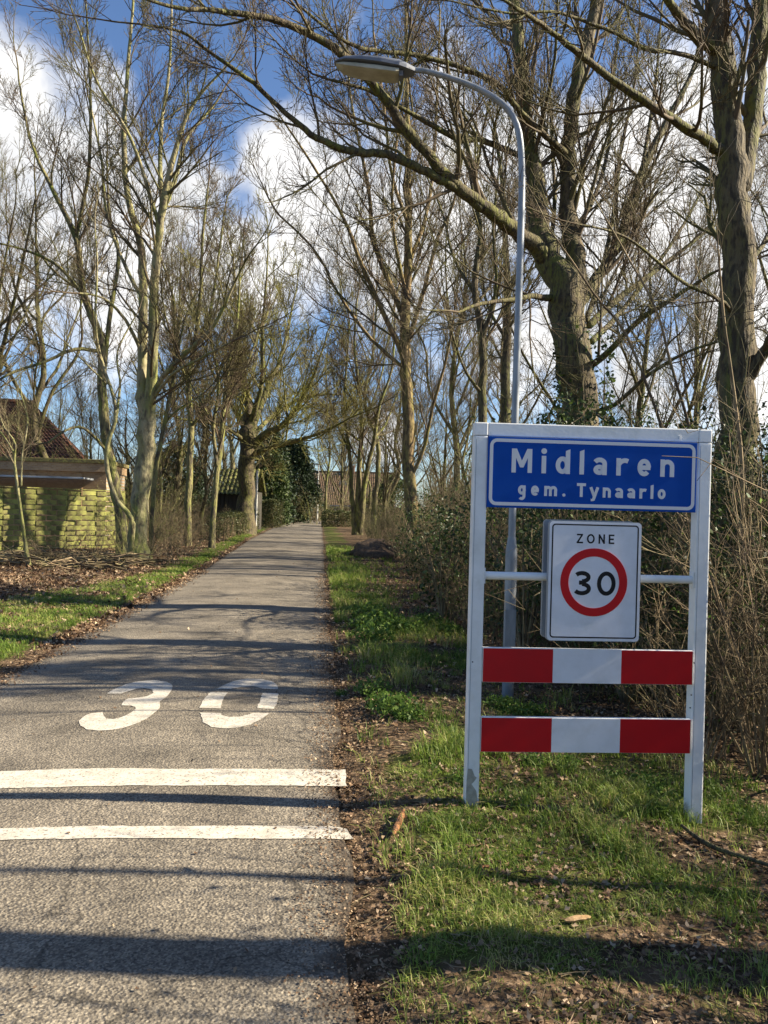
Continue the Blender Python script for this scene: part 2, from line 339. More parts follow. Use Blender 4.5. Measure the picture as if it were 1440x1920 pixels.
def tree(name, label, limbs, Z, bark, twig, group=None, cat='tree', dens=1.0, first=0.45, L1=3.0, maxlev=3, up=1.0, rmin=0.005, flare=1.35, spacing=0.55, nmax=14, trunk_name='trunk', trunk_mat=None, bare_below=2.2):
    """limbs: list of (list of (px,py,width px), depth at tip minus depth at start, depth offset at start)"""
    b0 = limbs[0][0][0]; base = at(b0[0], b0[1], Z)
    base[2] = float(gz(base[0], base[1])) - 0.05
    root = thing(name, label, cat, tuple(base), 0, group); rmin = rmin*.8
    polys = []; seen = []
    for li, (pl, dy, y0) in enumerate(limbs):
        if li:                                            # a limb leaves the wood it grows from at that wood's own depth
            a_ = np.array(seen); y0 = a_[np.argmin((a_[:,0]-pl[0][0])**2+(a_[:,1]-pl[0][1])**2), 2]-Z
        n = len(pl); Ys = [Z + y0 + dy*i/(n-1) for i in range(n)]
        P = [at(px, py, Y) for (px, py, w), Y in zip(pl, Ys)]; r = [max(w*.87/2*Y/F, rmin) for (_,_,w), Y in zip(pl, Ys)]
        for i in range(n-1):
            for q in range(8):
                f = q/8; seen.append((pl[i][0]*(1-f)+pl[i+1][0]*f, pl[i][1]*(1-f)+pl[i+1][1]*f, Ys[i]*(1-f)+Ys[i+1]*f))
        if li == 0:
            P[0] = base.copy(); P[0][:2] = base[:2]
        P, r = smooth_path(P, r, max(8, int(4*n)))
        P[1:-1] += rng.normal(0, 0.12, (len(P)-2, 3))*r[1:-1, None]
        if li == 0:
            h = P[:,2]-base[2]; r = r*(1+(flare-1)*np.exp(-h/0.35))
        big = r[0] > 0.05
        if li: 
            P = np.concatenate([[P[0]-unitv(P[1]-P[0])*r[0]*0.9], [P[0]-unitv(P[1]-P[0])*r[0]*0.7], P]); r = np.concatenate([[0.001, r[0]*0.62], r])
        V, Fc = lumpy(P, r, 14 if r[0] > 0.12 else (9 if big else 6), 0.07 if big else 0.04, li+Z)
        mesh_np(trunk_name if li == 0 else 'limb', V-base, Fc, (trunk_mat or bark) if li == 0 else bark, root, smooth=True)
        length = np.sum(np.linalg.norm(np.diff(P, axis=0), axis=1))
        f0 = first if li == 0 else 0.12
        cnt = min(nmax, max(3, int(length*(1-f0)/spacing)))
        for i in range(cnt):
            t = f0 + (1-f0)*(i+rng.random())/cnt; f = t*(len(P)-1); j = min(int(f), len(P)-2)
            pp = P[j]+(P[j+1]-P[j])*(f-j)
            if pp[2]-base[2] < bare_below: continue
            ax = unitv(P[j+1]-P[j]); side = unitv(np.cross(ax, rng.normal(0,1,3)))
            nd = unitv(ax*0.75+side*(0.6+0.35*rng.random())+np.array([0,0,0.15*up]))
            rr = r[j]
            grow(polys, pp, nd, L1*(0.65+0.5*rng.random())*(1-0.45*t), max(min(rr*0.45, 0.05), rmin*1.6), 0, maxlev, dens, up, rmin)
        # twig continuing the tip
        grow(polys, P[-1], unitv(P[-1]-P[-2]), L1*0.7, max(r[-1], rmin), 0, maxlev, dens, up, rmin)
    fine = [(a, b) for a, b, l in polys if l >= 2]; mid = [(a, b) for a, b, l in polys if l < 2]
    V1, F1 = tubes(mid, 5); V2, F2 = tubes(fine, 3)
    c = mesh_np('crown', np.concatenate([V1, V2])-base, np.concatenate([F1, F2+len(V1)]), twig, root); c['kind'] = 'stuff'
    return root
def auto_limbs(px, py, Z, H, w, lean=0, n=7, spread=0.5, seed=1, fork=0.3):
    """limbs of an untraced tree: a trunk and n rising limbs, in the same px notation"""
    r = np.random.default_rng(seed); h = H*F/Z
    tr = [(px, py, w)]
    for i in range(1, 7):
        t = i/6; tr.append((px+lean*t+r.normal(0, 0.012*h), py-h*t, w*(1-0.88*t)+1))
    out = [(tr, 0.0, 0)]
    for i in range(n):
        t = fork + (0.85-fork)*i/n; j = t*6; a = int(j); bx = tr[a][0]+(tr[a+1][0]-tr[a][0])*(j-a); by = tr[a][1]+(tr[a+1][1]-tr[a][1])*(j-a)
        sd = 1 if (i+seed) % 2 else -1; ln = h*(1-t)*(0.65+0.4*r.random()); ww = w*(1-0.88*t)*0.6
        ang = spread*(0.6+0.6*r.random())*sd; q = [(bx, by, ww)]; x, y = bx, by
        for s in range(1, 5):
            x += math.sin(ang)*ln/4; y -= math.cos(ang)*ln/4; ang *= 0.8; q.append((x+r.normal(0, .01*h), y, ww*(1-0.2*s)+0.6))
        out.append((q, r.normal(0, 1)*H*0.12, (tr[a][0]*0)))
    return out

# ================================================================== SETTING
def grid_mesh(name, xs, ys, zf, material):
    X, Yg = np.meshgrid(xs, ys); Zg = zf(X, Yg); V = np.stack([X, Yg, Zg], -1).reshape(-1, 3)
    nx, ny = len(xs), len(ys); i = np.arange(nx*ny).reshape(ny, nx)
    Fc = np.stack([i[:-1,:-1], i[:-1,1:], i[1:,1:], i[1:,:-1]], -1).reshape(-1, 4)
    return mesh_np(name, V, Fc, material, smooth=True)
def soil_mat():
    M = mat('leaf_litter_soil', (0.11,0.075,0.045), rough=1.0, spec=0.1, col2=(0.042,0.029,0.018), nscale=3.0, f2=(0.42,0.6), col3=(0.25,0.17,0.105), n3=26, f3=(0.52,0.62), bump=1.0, bscale=22, bdist=0.04)
    t = M.node_tree; b = t.nodes['Principled BSDF']; col = b.inputs['Base Color'].links[0].from_socket
    a = N(t, 'ShaderNodeAttribute', attribute_name='rnd')
    nz = N(t, 'ShaderNodeTexNoise'); nz.inputs['Scale'].default_value = 9; nz.inputs['Detail'].default_value = 8
    tcx = N(t, 'ShaderNodeTexCoord'); L(t, tcx.outputs['Object'], nz.inputs['Vector'])
    ad = N(t, 'ShaderNodeMath', operation='MULTIPLY_ADD'); L(t, nz.outputs['Fac'], ad.inputs[0]); ad.inputs[1].default_value = 1.1; L(t, a.outputs['Fac'], ad.inputs[2])
    mrr = N(t, 'ShaderNodeMapRange'); L(t, ad.outputs[0], mrr.inputs['Value']); mrr.inputs['From Min'].default_value = 0.85; mrr.inputs['From Max'].default_value = 1.15
    x = N(t, 'ShaderNodeMix', data_type='RGBA'); L(t, mrr.outputs[0], x.inputs[0]); L(t, col, x.inputs[6]); x.inputs[7].default_value = (0.075, 0.085, 0.022, 1); L(t, x.outputs[2], b.inputs['Base Color'])
    return M
def grassiness(x, y):
    """0..1: how much grass grows there"""
    x = np.asarray(x, float); y = np.asarray(y, float); e = edge_dist(x, y); right = x > RX(y)-1.5
    hedge = np.interp(y, [0, 4, 5.5, 7, 10.8, 23, 33, 45], [4.6, 3.6, 2.6, 1.9, 1.15, .45, -.6, -1.5])
    n = fbm(x, y, 0.55, 3)*0.6 + fbm(x, y, 1.9, 9)*0.5
    gr = np.clip((n-0.40)*4.0, 0, 1)*np.clip((e-0.12)/0.3, 0, 1)*np.clip((hedge+0.15-x)/0.35, 0, 1)
    gr = gr*np.where((y > 6.4) & (y < 8.4), 0.25, 1)                       # bare shaded leaf mould beside the lamp post
    gr = gr*np.where(y > 12, np.clip((1.3-e)/0.5, 0.15, 1), 1)
    gr = np.maximum(gr, .9*np.clip((y-9.5)/2, 0, 1)*np.clip((e-.03)/.1, 0, 1)*np.clip((.9-e)/.3, 0, 1)*np.clip(n*2.2-.4, 0, 1))
    lw = np.interp(y, [0, 8, 12, 18, 30, 50], [2.6, 2.6, 2.6, 1.2, 1.0, 1.2])
    gl = np.clip((n-0.24)*4.5, 0, 1)*np.clip((e-0.15)/0.3, 0, 1)*np.clip((lw-e)/0.5, 0, 1)
    g = np.where(right, gr, gl)
    far = np.clip((y-90)/20, 0, 1)
    return np.maximum(g, far*0.8)
xs = np.concatenate([[-400,-200,-100,-60,-40,-30,-24,-20], np.arange(-16,-6,0.4), np.arange(-6,6,0.12), np.arange(6,14,0.5), [16,20,25,35,60,100,200,400]])
ys = np.concatenate([[-60,-20,-8,-3], np.arange(-1,12,0.12), np.arange(12,26,0.3), np.arange(26,60,0.8), [62,66,72,80,90,110,150,250,400,700]])
gnd = grid_mesh('ground', xs, ys, gz, soil_mat()); gnd['kind'] = 'structure'
Xg, Yg = np.meshgrid(xs, ys); at_ = gnd.data.attributes.new('rnd', 'FLOAT', 'POINT'); at_.data.foreach_set('value', (grassiness(Xg, Yg)*0.95).ravel().astype(np.float32))

# road with a slight crown
def asphalt():
    M = bpy.data.materials.new('worn_asphalt'); M.use_nodes = True; t = M.node_tree; b = t.nodes['Principled BSDF']; b.inputs['Roughness'].default_value = 0.8; b.inputs['Specular IOR Level'].default_value = 0.35
    tcx = N(t, 'ShaderNodeTexCoord'); V = tcx.outputs['Object']
    vo = N(t, 'ShaderNodeTexVoronoi'); vo.inputs['Scale'].default_value = 120; L(t, V, vo.inputs['Vector'])
    rp = N(t, 'ShaderNodeValToRGB'); L(t, vo.outputs['Color'], rp.inputs[0]); e = rp.color_ramp.elements
    e[0].position = 0.1; e[0].color = (0.066,0.057,0.046,1); e[1].position = 0.9; e[1].color = (0.29,0.25,0.19,1); q = e.new(0.5); q.color = (0.15,0.129,0.10,1)
    n = N(t, 'ShaderNodeTexNoise'); n.inputs['Scale'].default_value = 1.6; n.inputs['Detail'].default_value = 7; L(t, V, n.inputs['Vector'])
    mr_ = N(t, 'ShaderNodeMapRange'); L(t, n.outputs['Fac'], mr_.inputs['Value']); mr_.inputs['From Min'].default_value = 0.3; mr_.inputs['From Max'].default_value = 0.7; mr_.inputs['To Min'].default_value = 0.62; mr_.inputs['To Max'].default_value = 1.3
    hs = N(t, 'ShaderNodeMix', data_type='RGBA', blend_type='MULTIPLY'); hs.inputs[0].default_value = 1; L(t, rp.outputs[0], hs.inputs[6]); L(t, mr_.outputs[0], hs.inputs[7])
    # fine winding cracks
    vc = N(t, 'ShaderNodeTexVoronoi', feature='DISTANCE_TO_EDGE'); vc.inputs['Scale'].default_value = 0.55
    nd = N(t, 'ShaderNodeTexNoise'); nd.inputs['Scale'].default_value = 3.0; nd.inputs['Detail'].default_value = 6; L(t, V, nd.inputs['Vector'])
    va = N(t, 'ShaderNodeVectorMath', operation='MULTIPLY_ADD'); L(t, nd.outputs['Color'], va.inputs[0]); va.inputs[1].default_value = (.5,.5,0); L(t, V, va.inputs[2]); L(t, va.outputs[0], vc.inputs['Vector'])
    mc = N(t, 'ShaderNodeMapRange'); L(t, vc.outputs['Distance'], mc.inputs['Value']); mc.inputs['From Min'].default_value = 0.001; mc.inputs['From Max'].default_value = 0.006; mc.inputs['To Min'].default_value = 0.5; mc.inputs['To Max'].default_value = 1.0
    hs0 = hs; hs = N(t, 'ShaderNodeMix', data_type='RGBA', blend_type='MULTIPLY'); hs.inputs[0].default_value = 1; L(t, hs0.outputs[2], hs.inputs[6]); L(t, mc.outputs[0], hs.inputs[7])
    # earth and leaf crumbs creeping in from the edges
    a = N(t, 'ShaderNodeAttribute', attribute_name='rnd'); n2 = N(t, 'ShaderNodeTexNoise'); n2.inputs['Scale'].default_value = 7; n2.inputs['Detail'].default_value = 9; n2.inputs['Roughness'].default_value = 0.7; L(t, V, n2.inputs['Vector'])
    ad = N(t, 'ShaderNodeMath', operation='ADD'); L(t, n2.outputs['Fac'], ad.inputs[0]); L(t, a.outputs['Fac'], ad.inputs[1])
    m2 = N(t, 'ShaderNodeMapRange'); L(t, ad.outputs[0], m2.inputs['Value']); m2.inputs['From Min'].default_value = 0.86; m2.inputs['From Max'].default_value = 1.12
    x = N(t, 'ShaderNodeMix', data_type='RGBA'); L(t, m2.outputs[0], x.inputs[0]); L(t, hs.outputs[2], x.inputs[6]); x.inputs[7].default_value = (0.065,0.048,0.032,1); L(t, x.outputs[2], b.inputs['Base Color'])
    n3 = N(t, 'ShaderNodeTexVoronoi'); n3.inputs['Scale'].default_value = 70; L(t, V, n3.inputs['Vector'])
    bp = N(t, 'ShaderNodeBump'); bp.inputs['Strength'].default_value = 0.9; bp.inputs['Distance'].default_value = 0.006; L(t, n3.outputs['Distance'], bp.inputs['Height'])
    n4 = N(t, 'ShaderNodeTexNoise'); n4.inputs['Scale'].default_value = 24; n4.inputs['Detail'].default_value = 4; L(t, V, n4.inputs['Vector'])
    bp2 = N(t, 'ShaderNodeBump'); bp2.inputs['Strength'].default_value = 0.6; bp2.inputs['Distance'].default_value = 0.012; L(t, n4.outputs['Fac'], bp2.inputs['Height']); L(t, bp.outputs[0], bp2.inputs['Normal']); L(t, bp2.outputs[0], b.inputs['Normal'])
    return M
asph = asphalt()
ys_r = np.concatenate([np.arange(-12, 30, 0.25), np.arange(30, 84, 0.8)]); us = np.linspace(0, 1, 34)
YY, UU = np.meshgrid(ys_r, us, indexing='ij')
wob = 0.07*(vnoise(YY*0, YY, 0.6, 4)-0.5)+0.05*(vnoise(YY*0+9, YY, 0.17, 4)-0.5)
Xr = RX(YY) - RW + UU*RW + wob*np.where(UU > 0.5, UU, -(1-UU)) 
Xr = Xr + np.where(UU == 1, 0.0, 0)
crown = 0.035*(1-(2*UU-1)**2)
ROADZ = 0.016
Vr = np.stack([Xr, YY, prof(YY)+crown+ROADZ-0.02], -1).reshape(-1, 3)
ny, nx = YY.shape; i_ = np.arange(nx*ny).reshape(ny, nx)
road = mesh_np('road', Vr, np.stack([i_[:-1,:-1], i_[:-1,1:], i_[1:,1:], i_[1:,:-1]], -1).reshape(-1,4), asph, smooth=True, rnd=(np.clip(1-np.minimum(UU, 1-UU)*RW/0.33, 0, 1)**1.3*0.62).ravel())
road['kind'] = 'structure'
def road_z(x, y):
    u = np.clip((x-(RX(y)-RW))/RW, 0, 1); return prof(y)+0.035*(1-(2*u-1)**2)+ROADZ-0.02
# cross road at the far end
bm = bmesh.new()
for a, b, c, d in (((-60, 80.0), (60, 76.0), (60, 82.5), (-60, 86.5)),):
    bm.faces.new([bm.verts.new((*p, float(prof(p[1]))+0.045)) for p in (a, b, c, d)])
o = obj('cross_road', bm, asph); o['kind'] = 'structure'

# painted markings, 4 mm sheets draped on the crown
def paint_mat():
    M = mat('worn_road_paint', (0.52,0.48,0.41), rough=0.8, col2=(0.40,0.37,0.31), nscale=14, bump=0.5, bscale=90, bdist=0.004)
    t = M.node_tree; b = t.nodes['Principled BSDF']; col = b.inputs['Base Color'].links[0].from_socket
    tcx = N(t, 'ShaderNodeTexCoord'); vo = N(t, 'ShaderNodeTexNoise'); vo.inputs['Scale'].default_value = 60; vo.inputs['Detail'].default_value = 6; L(t, tcx.outputs['Object'], vo.inputs['Vector'])
    mm = N(t, 'ShaderNodeMapRange'); L(t, vo.outputs['Fac'], mm.inputs['Value']); mm.inputs['From Min'].default_value = 0.56; mm.inputs['From Max'].default_value = 0.66
    x = N(t, 'ShaderNodeMix', data_type='RGBA'); L(t, mm.outputs[0], x.inputs[0]); L(t, col, x.inputs[6]); x.inputs[7].default_value = (0.17,0.15,0.125,1); L(t, x.outputs[2], b.inputs['Base Color'])
    return M
paint = paint_mat()
def road_xy(px, py):
    d = ray(px, py); t = 5.0
    for _ in range(60):
        p = CAM+d*t; z = float(road_z(p[0], p[1])); t = t*0.5+0.5*(z-CAMH)/d[2]
    return CAM+d*t
def marking(bm, px_pts, jag=0.006):
    P = []
    for i in range(len(px_pts)):
        a = road_xy(*px_pts[i]); b = road_xy(*px_pts[(i+1)%len(px_pts)]); n = max(2, int(np.linalg.norm(b-a)/0.05))
        for k in range(n):
            q = a+(b-a)*k/n; P.append(q[:2]+rng.normal(0, jag*0.5, 2))
    vs = [bm.verts.new((p[0], p[1], 0)) for p in P]; f = bm.faces.new(vs)
    bmesh.ops.triangulate(bm, faces=[f])
def drape(bm, lift=0.004):
    for it in range(2):
        xsplit = [e for e in bm.edges if e.calc_length() > 0.35]
        if xsplit: bmesh.ops.subdivide_edges(bm, edges=xsplit, cuts=1); bmesh.ops.triangulate(bm, faces=bm.faces)
    for v in bm.verts: v.co.z = float(road_z(v.co.x, v.co.y))+lift
cz = lambda pts: [(x/2, 1240+y/2) for x, y in pts]
three = cz([(402,123),(430,105),(470,88),(520,76),(580,72),(625,78),(646,90),(645,110),(628,130),(598,152),(600,170),(588,188),(560,210),(520,232),(470,250),(420,259),(370,262),(325,256),(302,243),(295,225),(312,207),(345,196),(388,192),(388,204),(398,216),(425,218),(455,211),(490,195),(508,180),(508,172),(495,168),(452,167),(462,153),(480,141),(520,138),(555,131),(577,120),(570,108),(545,102),(515,104),(480,114),(455,123)])
zeros = [cz([(812,105),(840,90),(885,73),(930,66),(980,67),(1020,76),(1040,90),(1044,106),(985,105),(973,100),(950,95),(920,96),(885,101),(862,106)]),
         cz([(787,117),(853,119),(838,140),(827,178),(748,176),(760,150)]), cz([(984,119),(1044,121),(1040,150),(1027,180),(963,177),(976,150)]),
         cz([(750,193),(826,196),(830,203),(860,211),(900,208),(935,200),(962,194),(1008,197),(985,215),(940,238),(890,250),(840,253),(790,247),(762,230)])]
t = thing('painted_speed_number', 'large white painted 30 on the asphalt beyond the two white cross lines', 'road marking')
bm = bmesh.new(); marking(bm, three); drape(bm); obj('painted_digit', bm, paint, t)
for i, z_ in enumerate(zeros):
    bm = bmesh.new(); marking(bm, z_); drape(bm); obj('painted_digit', bm, paint, t)
bm = bmesh.new(); marking(bm, cz([(-830,475),(-400,440),(0,415),(250,405),(450,402),(650,406),(1297,408),(1300,470),(650,468),(480,467),(250,473),(0,479),(-400,504),(-830,540)])); drape(bm)
tag(obj('road_line', bm, paint), 'wider white cross line on the road, the one nearer the painted 30', 'road marking', 'white lines across the road')
bm = bmesh.new(); marking(bm, cz([(-900,690),(-400,648),(0,629),(300,621),(650,620),(1265,622),(1300,632),(1328,668),(800,667),(400,665),(0,673),(-400,694),(-900,740)])); drape(bm)
tag(obj('road_line', bm, paint), 'narrower white cross line on the road, the one nearest the viewer', 'road marking', 'white lines across the road')

# ================================================================== PLACE-NAME SIGN
A = at(868, 1515, 4.42); B = at(1316, 1555, 4.50)
ang = math.atan2(B[1]-A[1], B[0]-A[0])
origin = np.array([A[0], A[1], 0.0]); ex = np.array([math.cos(ang), math.sin(ang), 0]); nrm = np.array([math.sin(ang), -math.cos(ang), 0])
def Sg(px, py):
    d = ray(px, py); t = np.dot(origin-CAM, nrm)/np.dot(d, nrm); p = CAM+d*t; return float(np.dot(p-origin, ex)), float(p[2])
sign = thing('town_sign', 'white framed blue town name sign Midlaren with red and white boards on the verge', 'town sign', (A[0], A[1], 0), ang)
PW = 0.078; PD = 0.085
u0 = 0.5*(Sg(890,800)[0]+Sg(873,1500)[0]); u1 = 0.5*(Sg(1334,810)[0]+Sg(1319,1545)[0])
zt = 0.5*(Sg(900,791)[1]+Sg(1330,806)[1]); BW = 0.076
gl_ = float(gz(A[0], A[1])); gr_ = float(gz(B[0], B[1]))
bm = bmesh.new(); box(bm, u0, u0+PW, 0, PD, gl_-0.15, zt-BW-0.001, 0.008); lp = obj('post', bm, white_coat, sign)
bm = bmesh.new(); box(bm, u1-PW, u1, 0, PD, gr_-0.2, zt-BW-0.001, 0.008); obj('post', bm, white_coat, sign)
bm = bmesh.new(); box(bm, u0+PW+0.001, u1-PW-0.001, 0.002, PD-0.002, zt-BW, zt, 0.006); obj('top_beam', bm, white_coat, sign)
for a in (u0, u1-PW):
    bm = bmesh.new(); box(bm, a, a+PW, 0, PD, zt-BW, zt, 0.007); obj('corner_cap', bm, white_coat, sign)
# channel grooves on the posts' faces
for a in (u0, u1-PW):
    bm = bmesh.new(); box(bm, a+0.009, a+0.012, -0.0012, 0.001, 0.0 if a == u0 else -0.1, zt-BW-0.02); obj('post_seam', bm, sign_back, lp if a == u0 else sign)
# peeled patch at the foot of the near post
pp = [(877,1441),(885,1442),(890,1455),(894,1458),(888,1466),(884,1470),(893,1483),(895.5,1500),(895,1514),(873,1514),(875,1462)]
bm = bmesh.new(); prism(bm, [Sg(x, y) for x, y in pp], -0.0015, 0.001); obj('peeled_patch', bm, bare_alu, sign)
for (x, y) in ((886,1241),(1301,1243),(1296,1303),(1294,1327)):
    u, v = Sg(x, y); bm = bmesh.new(); prism(bm, arc(u, v, 0.004, 0.004, 0, 360, 8)[:-1], -0.003, 0.001); obj('screw', bm, sign_black, sign)
u, v = Sg(1274, 820); bm = bmesh.new(); prism(bm, arc(u, v, 0.006, 0.009, 0, 360, 10)[:-1], -0.004, 0.003); obj('screw', bm, white_coat, sign)

def frame_rect(pts4):
    a = [Sg(*p) for p in pts4]; return (a[0][0]+a[3][0])/2, (a[1][0]+a[2][0])/2, (a[2][1]+a[3][1])/2, (a[0][1]+a[1][1])/2
# glyphs: strokes in cap-height units
def glyph(ch, w):
    h = w/2; st = []
    if ch == 'M': return [('p', [(0,0),(0,1),(.21,1),(.43,.50),(.65,1),(.86,1),(.86,0),(.68,0),(.68,.62),(.50,.22),(.36,.22),(.18,.62),(.18,0)])], .86
    if ch == 'i': return [('p', [(0,0),(0,.73),(w,.73),(w,0)]), ('p', arc(h,.93,.12,.12,0,360,14)[:-1])], w
    if ch == 'l': return [('p', [(0,0),(0,.96),(w,1.04),(w,0)])], w
    if ch == 'd': return [('c', arc(.29,.365,.29-h,.365-h,0,360,24)[:-1]), ('p', [(.42,0),(.42,.96),(.42+w,1.04),(.42+w,0)])], .42+w
    if ch == 'a': return [('c', arc(.25,.215,.25-h,.215-h,0,360,20)[:-1]), ('l', arc(.26,.47,.24-h*.3,.26-h,155,0,10)+[(.26+.24-h*.3,.0)])], .5+h*.7
    if ch == 'r': return [('l', [(h,0),(h,.73)]), ('l', arc(.37,.36,.28,.37-h,165,62,9))], .50
    if ch == 'e': return [('l', arc(.29,.365,.29-h,.365-h,0,318,22)), ('l', [(.05,.36),(.56,.36)])], .58
    if ch == 'n': return [('l', [(h,0),(h,.73)]), ('l', arc(.30,.43,.30-h,.30-h,170,0,12)+[(.60-h,0)])], .60
    if ch == 'm': return [('l', [(h,0),(h,.73)]), ('l', arc(.28,.45,.28-h,.28-h,170,0,12)+[(.56-h,0)]), ('l', arc(.66,.45,.28-h,.28-h,160,0,12)+[(.94-h,0)])], .94
    if ch == 'o': return [('c', arc(.29,.365,.29-h,.365-h,0,360,24)[:-1])], .58
    if ch == 'g': return [('c', arc(.28,.39,.28-h,.34-h,0,360,22)[:-1]), ('l', [(.55-h,.72),(.55-h,.0)]+arc(.28,-.02,.27-h,.22,0,-140,10))], .56
    if ch == 'y': return [('l', [(.04,.73),(.31,.06)]), ('l', [(.56,.73),(.24,-.20),(.06,-.20)])], .60
    if ch == '.': return [('p', arc(.12,.10,.115,.115,0,360,12)[:-1])], .24
    if ch == 'T': return [('l', [(0,1-h),(.66,1-h)]), ('l', [(.33,1-h),(.33,0)])], .66
    if ch == 'Z': return [('l', [(.02,1-h),(.66,1-h)]), ('l', [(.60,1-h),(.08,h)]), ('l', [(.0,h),(.68,h)])], .68
    if ch == 'O': return [('c', arc(.42,.5,.42-h,.5-h,0,360,28)[:-1])], .84
    if ch == 'N': return [('l', [(h,0),(h,1)]), ('l', [(h,.93),(.68-h,.07)]), ('l', [(.68-h,0),(.68-h,1)])], .68
    if ch == 'E': return [('l', [(h,0),(h,1)]), ('l', [(0,1-h),(.6,1-h)]), ('l', [(0,.5),(.54,.5)]), ('l', [(0,h),(.6,h)])], .6
    if ch == '3': return [('l', arc(.34,.745,.275,.255-h,148,-88,18)), ('l', arc(.34,.275,.30,.275-h,88,-150,18)), ('l', [(.22,.52),(.36,.52)])], .70
    if ch == '0': return [('c', arc(.39,.5,.39-h,.5-h,0,360,28)[:-1])], .78
    return [], .3
def write(text, x0, x1, zb, cap, w, material, parent, y=0.0, slope=0):
    gs = [glyph(c, w) for c in text]; nat = [g[1]*cap for g in gs]
    ngap = len(text)-1; gap = (x1-x0-sum(nat))/max(ngap, 1); x = x0
    for k, (c, (parts_, wd)) in enumerate(zip(text, gs)):
        if parts_:
            bm = bmesh.new()
            for q, (kind, pts) in enumerate(parts_):
                P = [(x+a*cap, zb+b*cap) for a, b in pts]; yy = y-0.0012-0.0002*q
                if kind == 'p': prism(bm, P, yy, y+0.0004)
                else: ribbon(bm, P, w*cap, yy, y+0.0004-0.00005*q, closed=(kind == 'c'))
            obj('letter' if not c.isdigit() else 'digit', bm, material, parent)
        x += wd*cap+gap
# name panel
px0, px1, pz0, pz1 = frame_rect([(915,818),(1306,831),(1303,963),(912,949)])
bm = bmesh.new(); box(bm, px0, px1, -0.012, 0.006, pz0, pz1, 0.003); panel = obj('name_panel', bm, sign_blue, sign)
bm = bmesh.new(); ribbon(bm, rrect(px0+.020, px1-.020, pz0+.022, pz1-.020, .032), .019, -0.0131, -0.0118, closed=True); obj('panel_border', bm, sign_silver, panel)
a = Sg(958,886); b_ = Sg(1262,896); c_ = Sg(958,841)
write('Midlaren', a[0], b_[0], (a[1]+b_[1])/2+.002, .137, .19, sign_silver, panel, y=-0.012)
a = Sg(970,930); b_ = Sg(1246,936)
zb2 = (a[1]+b_[1])/2+.002
gx0, gx1 = Sg(970,930)[0], Sg(1059,930)[0]; tx0, tx1 = Sg(1080,930)[0], Sg(1246,930)[0]
write('gem.', gx0, gx1, zb2, .079, .21, sign_silver, panel, y=-0.012)
write('Tynaarlo', tx0, tx1, zb2, .079, .21, sign_silver, panel, y=-0.012)
# zone sign with a second sign back to back
zx0, zx1, zz0, zz1 = frame_rect([(1028,976),(1199,980),(1195,1202),(1021,1200)])
zc = (zx0+zx1)/2
bm = bmesh.new(); p_ = rrect(zx0, zx1, zz0, zz1, .022); prism(bm, p_, -0.030, -0.004); zone = obj('zone_sign', bm, sign_back, sign)
bm = bmesh.new(); prism(bm, rrect(zx0+.003, zx1-.003, zz0+.003, zz1-.003, .021), -0.0312, -0.0298); obj('sign_face', bm, sign_white, zone)
bm = bmesh.new(); ribbon(bm, rrect(zx0+.021, zx1-.021, zz0+.022, zz1-.020, .017), .0075, -0.0325, -0.0308, closed=True); obj('sign_border', bm, sign_black, zone)
rc = Sg(1110,1091)
bm = bmesh.new(); ribbon(bm, arc(rc[0], rc[1], .1715, .1715, 0, 360, 64)[:-1], .047, -0.0328, -0.0308, closed=True); obj('speed_ring', bm, sign_red, zone)
a = Sg(1078,1018); b_ = Sg(1148,1018); write('ZONE', a[0], b_[0], a[1], .054, .165, sign_black, zone, y=-0.031)
a = Sg(1072,1115); b_ = Sg(1150,1115); write('30', a[0], b_[0], a[1]+.001, .139, .17, sign_black, zone, y=-0.031)
bm = bmesh.new(); prism(bm, rrect(zx0-.002, zx1-.004, zz0+.002, zz1+.006, .022), 0.076, 0.100); obj('back_sign', bm, sign_back, sign)
# cross tube with end flanges
zb_ = Sg(1100,1084)[1]
V, Fc = tubes([(np.array([[u0+PW-.002, .040, zb_],[u1-PW+.002, .040, zb_]]), np.array([.0235,.0235]))], 16)
mesh_np('cross_tube', V, Fc, white_coat, sign, smooth=True)
for uu in (u0+PW+.004, u1-PW-.004):
    bm = bmesh.new(); box(bm, uu-.0035, uu+.0035, .012, .068, zb_-.045, zb_+.045, 0.002); obj('tube_flange', bm, white_coat, sign)
for cx_ in (zc-.10, zc+.10):
    bm = bmesh.new(); box(bm, cx_-.02, cx_+.02, -.0035, .0755, zb_-.03, zb_+.03, 0.003); obj('clamp', bm, galv, sign)
# two striped boards
for q4, wl, wr in (([(904,1212),(1298,1221),(1296,1284),(902,1278)],1035.5,1163.5), ([(902,1343),(1294,1348),(1292,1412),(900,1409)],1033,1161)):
    x0, x1, z0, z1 = frame_rect(q4); x0 = u0+PW+.001; mid = (q4[0][1]+q4[2][1])/2; xa = Sg(wl, mid)[0]; xb = Sg(wr, mid)[0]
    bm = bmesh.new(); box(bm, x0, x1, -0.010, 0.018, z0, z1, 0.0025); bd = obj('striped_board', bm, white_coat, sign)
    for (a, b, mm) in ((x0+.001, xa, sign_red), (xa+.0004, xb, sign_white), (xb+.0004, x1-.001, sign_red)):
        bm = bmesh.new(); box(bm, a, b, -0.0112, -0.0095, z0+.002, z1-.004); obj('stripe', bm, mm, bd)

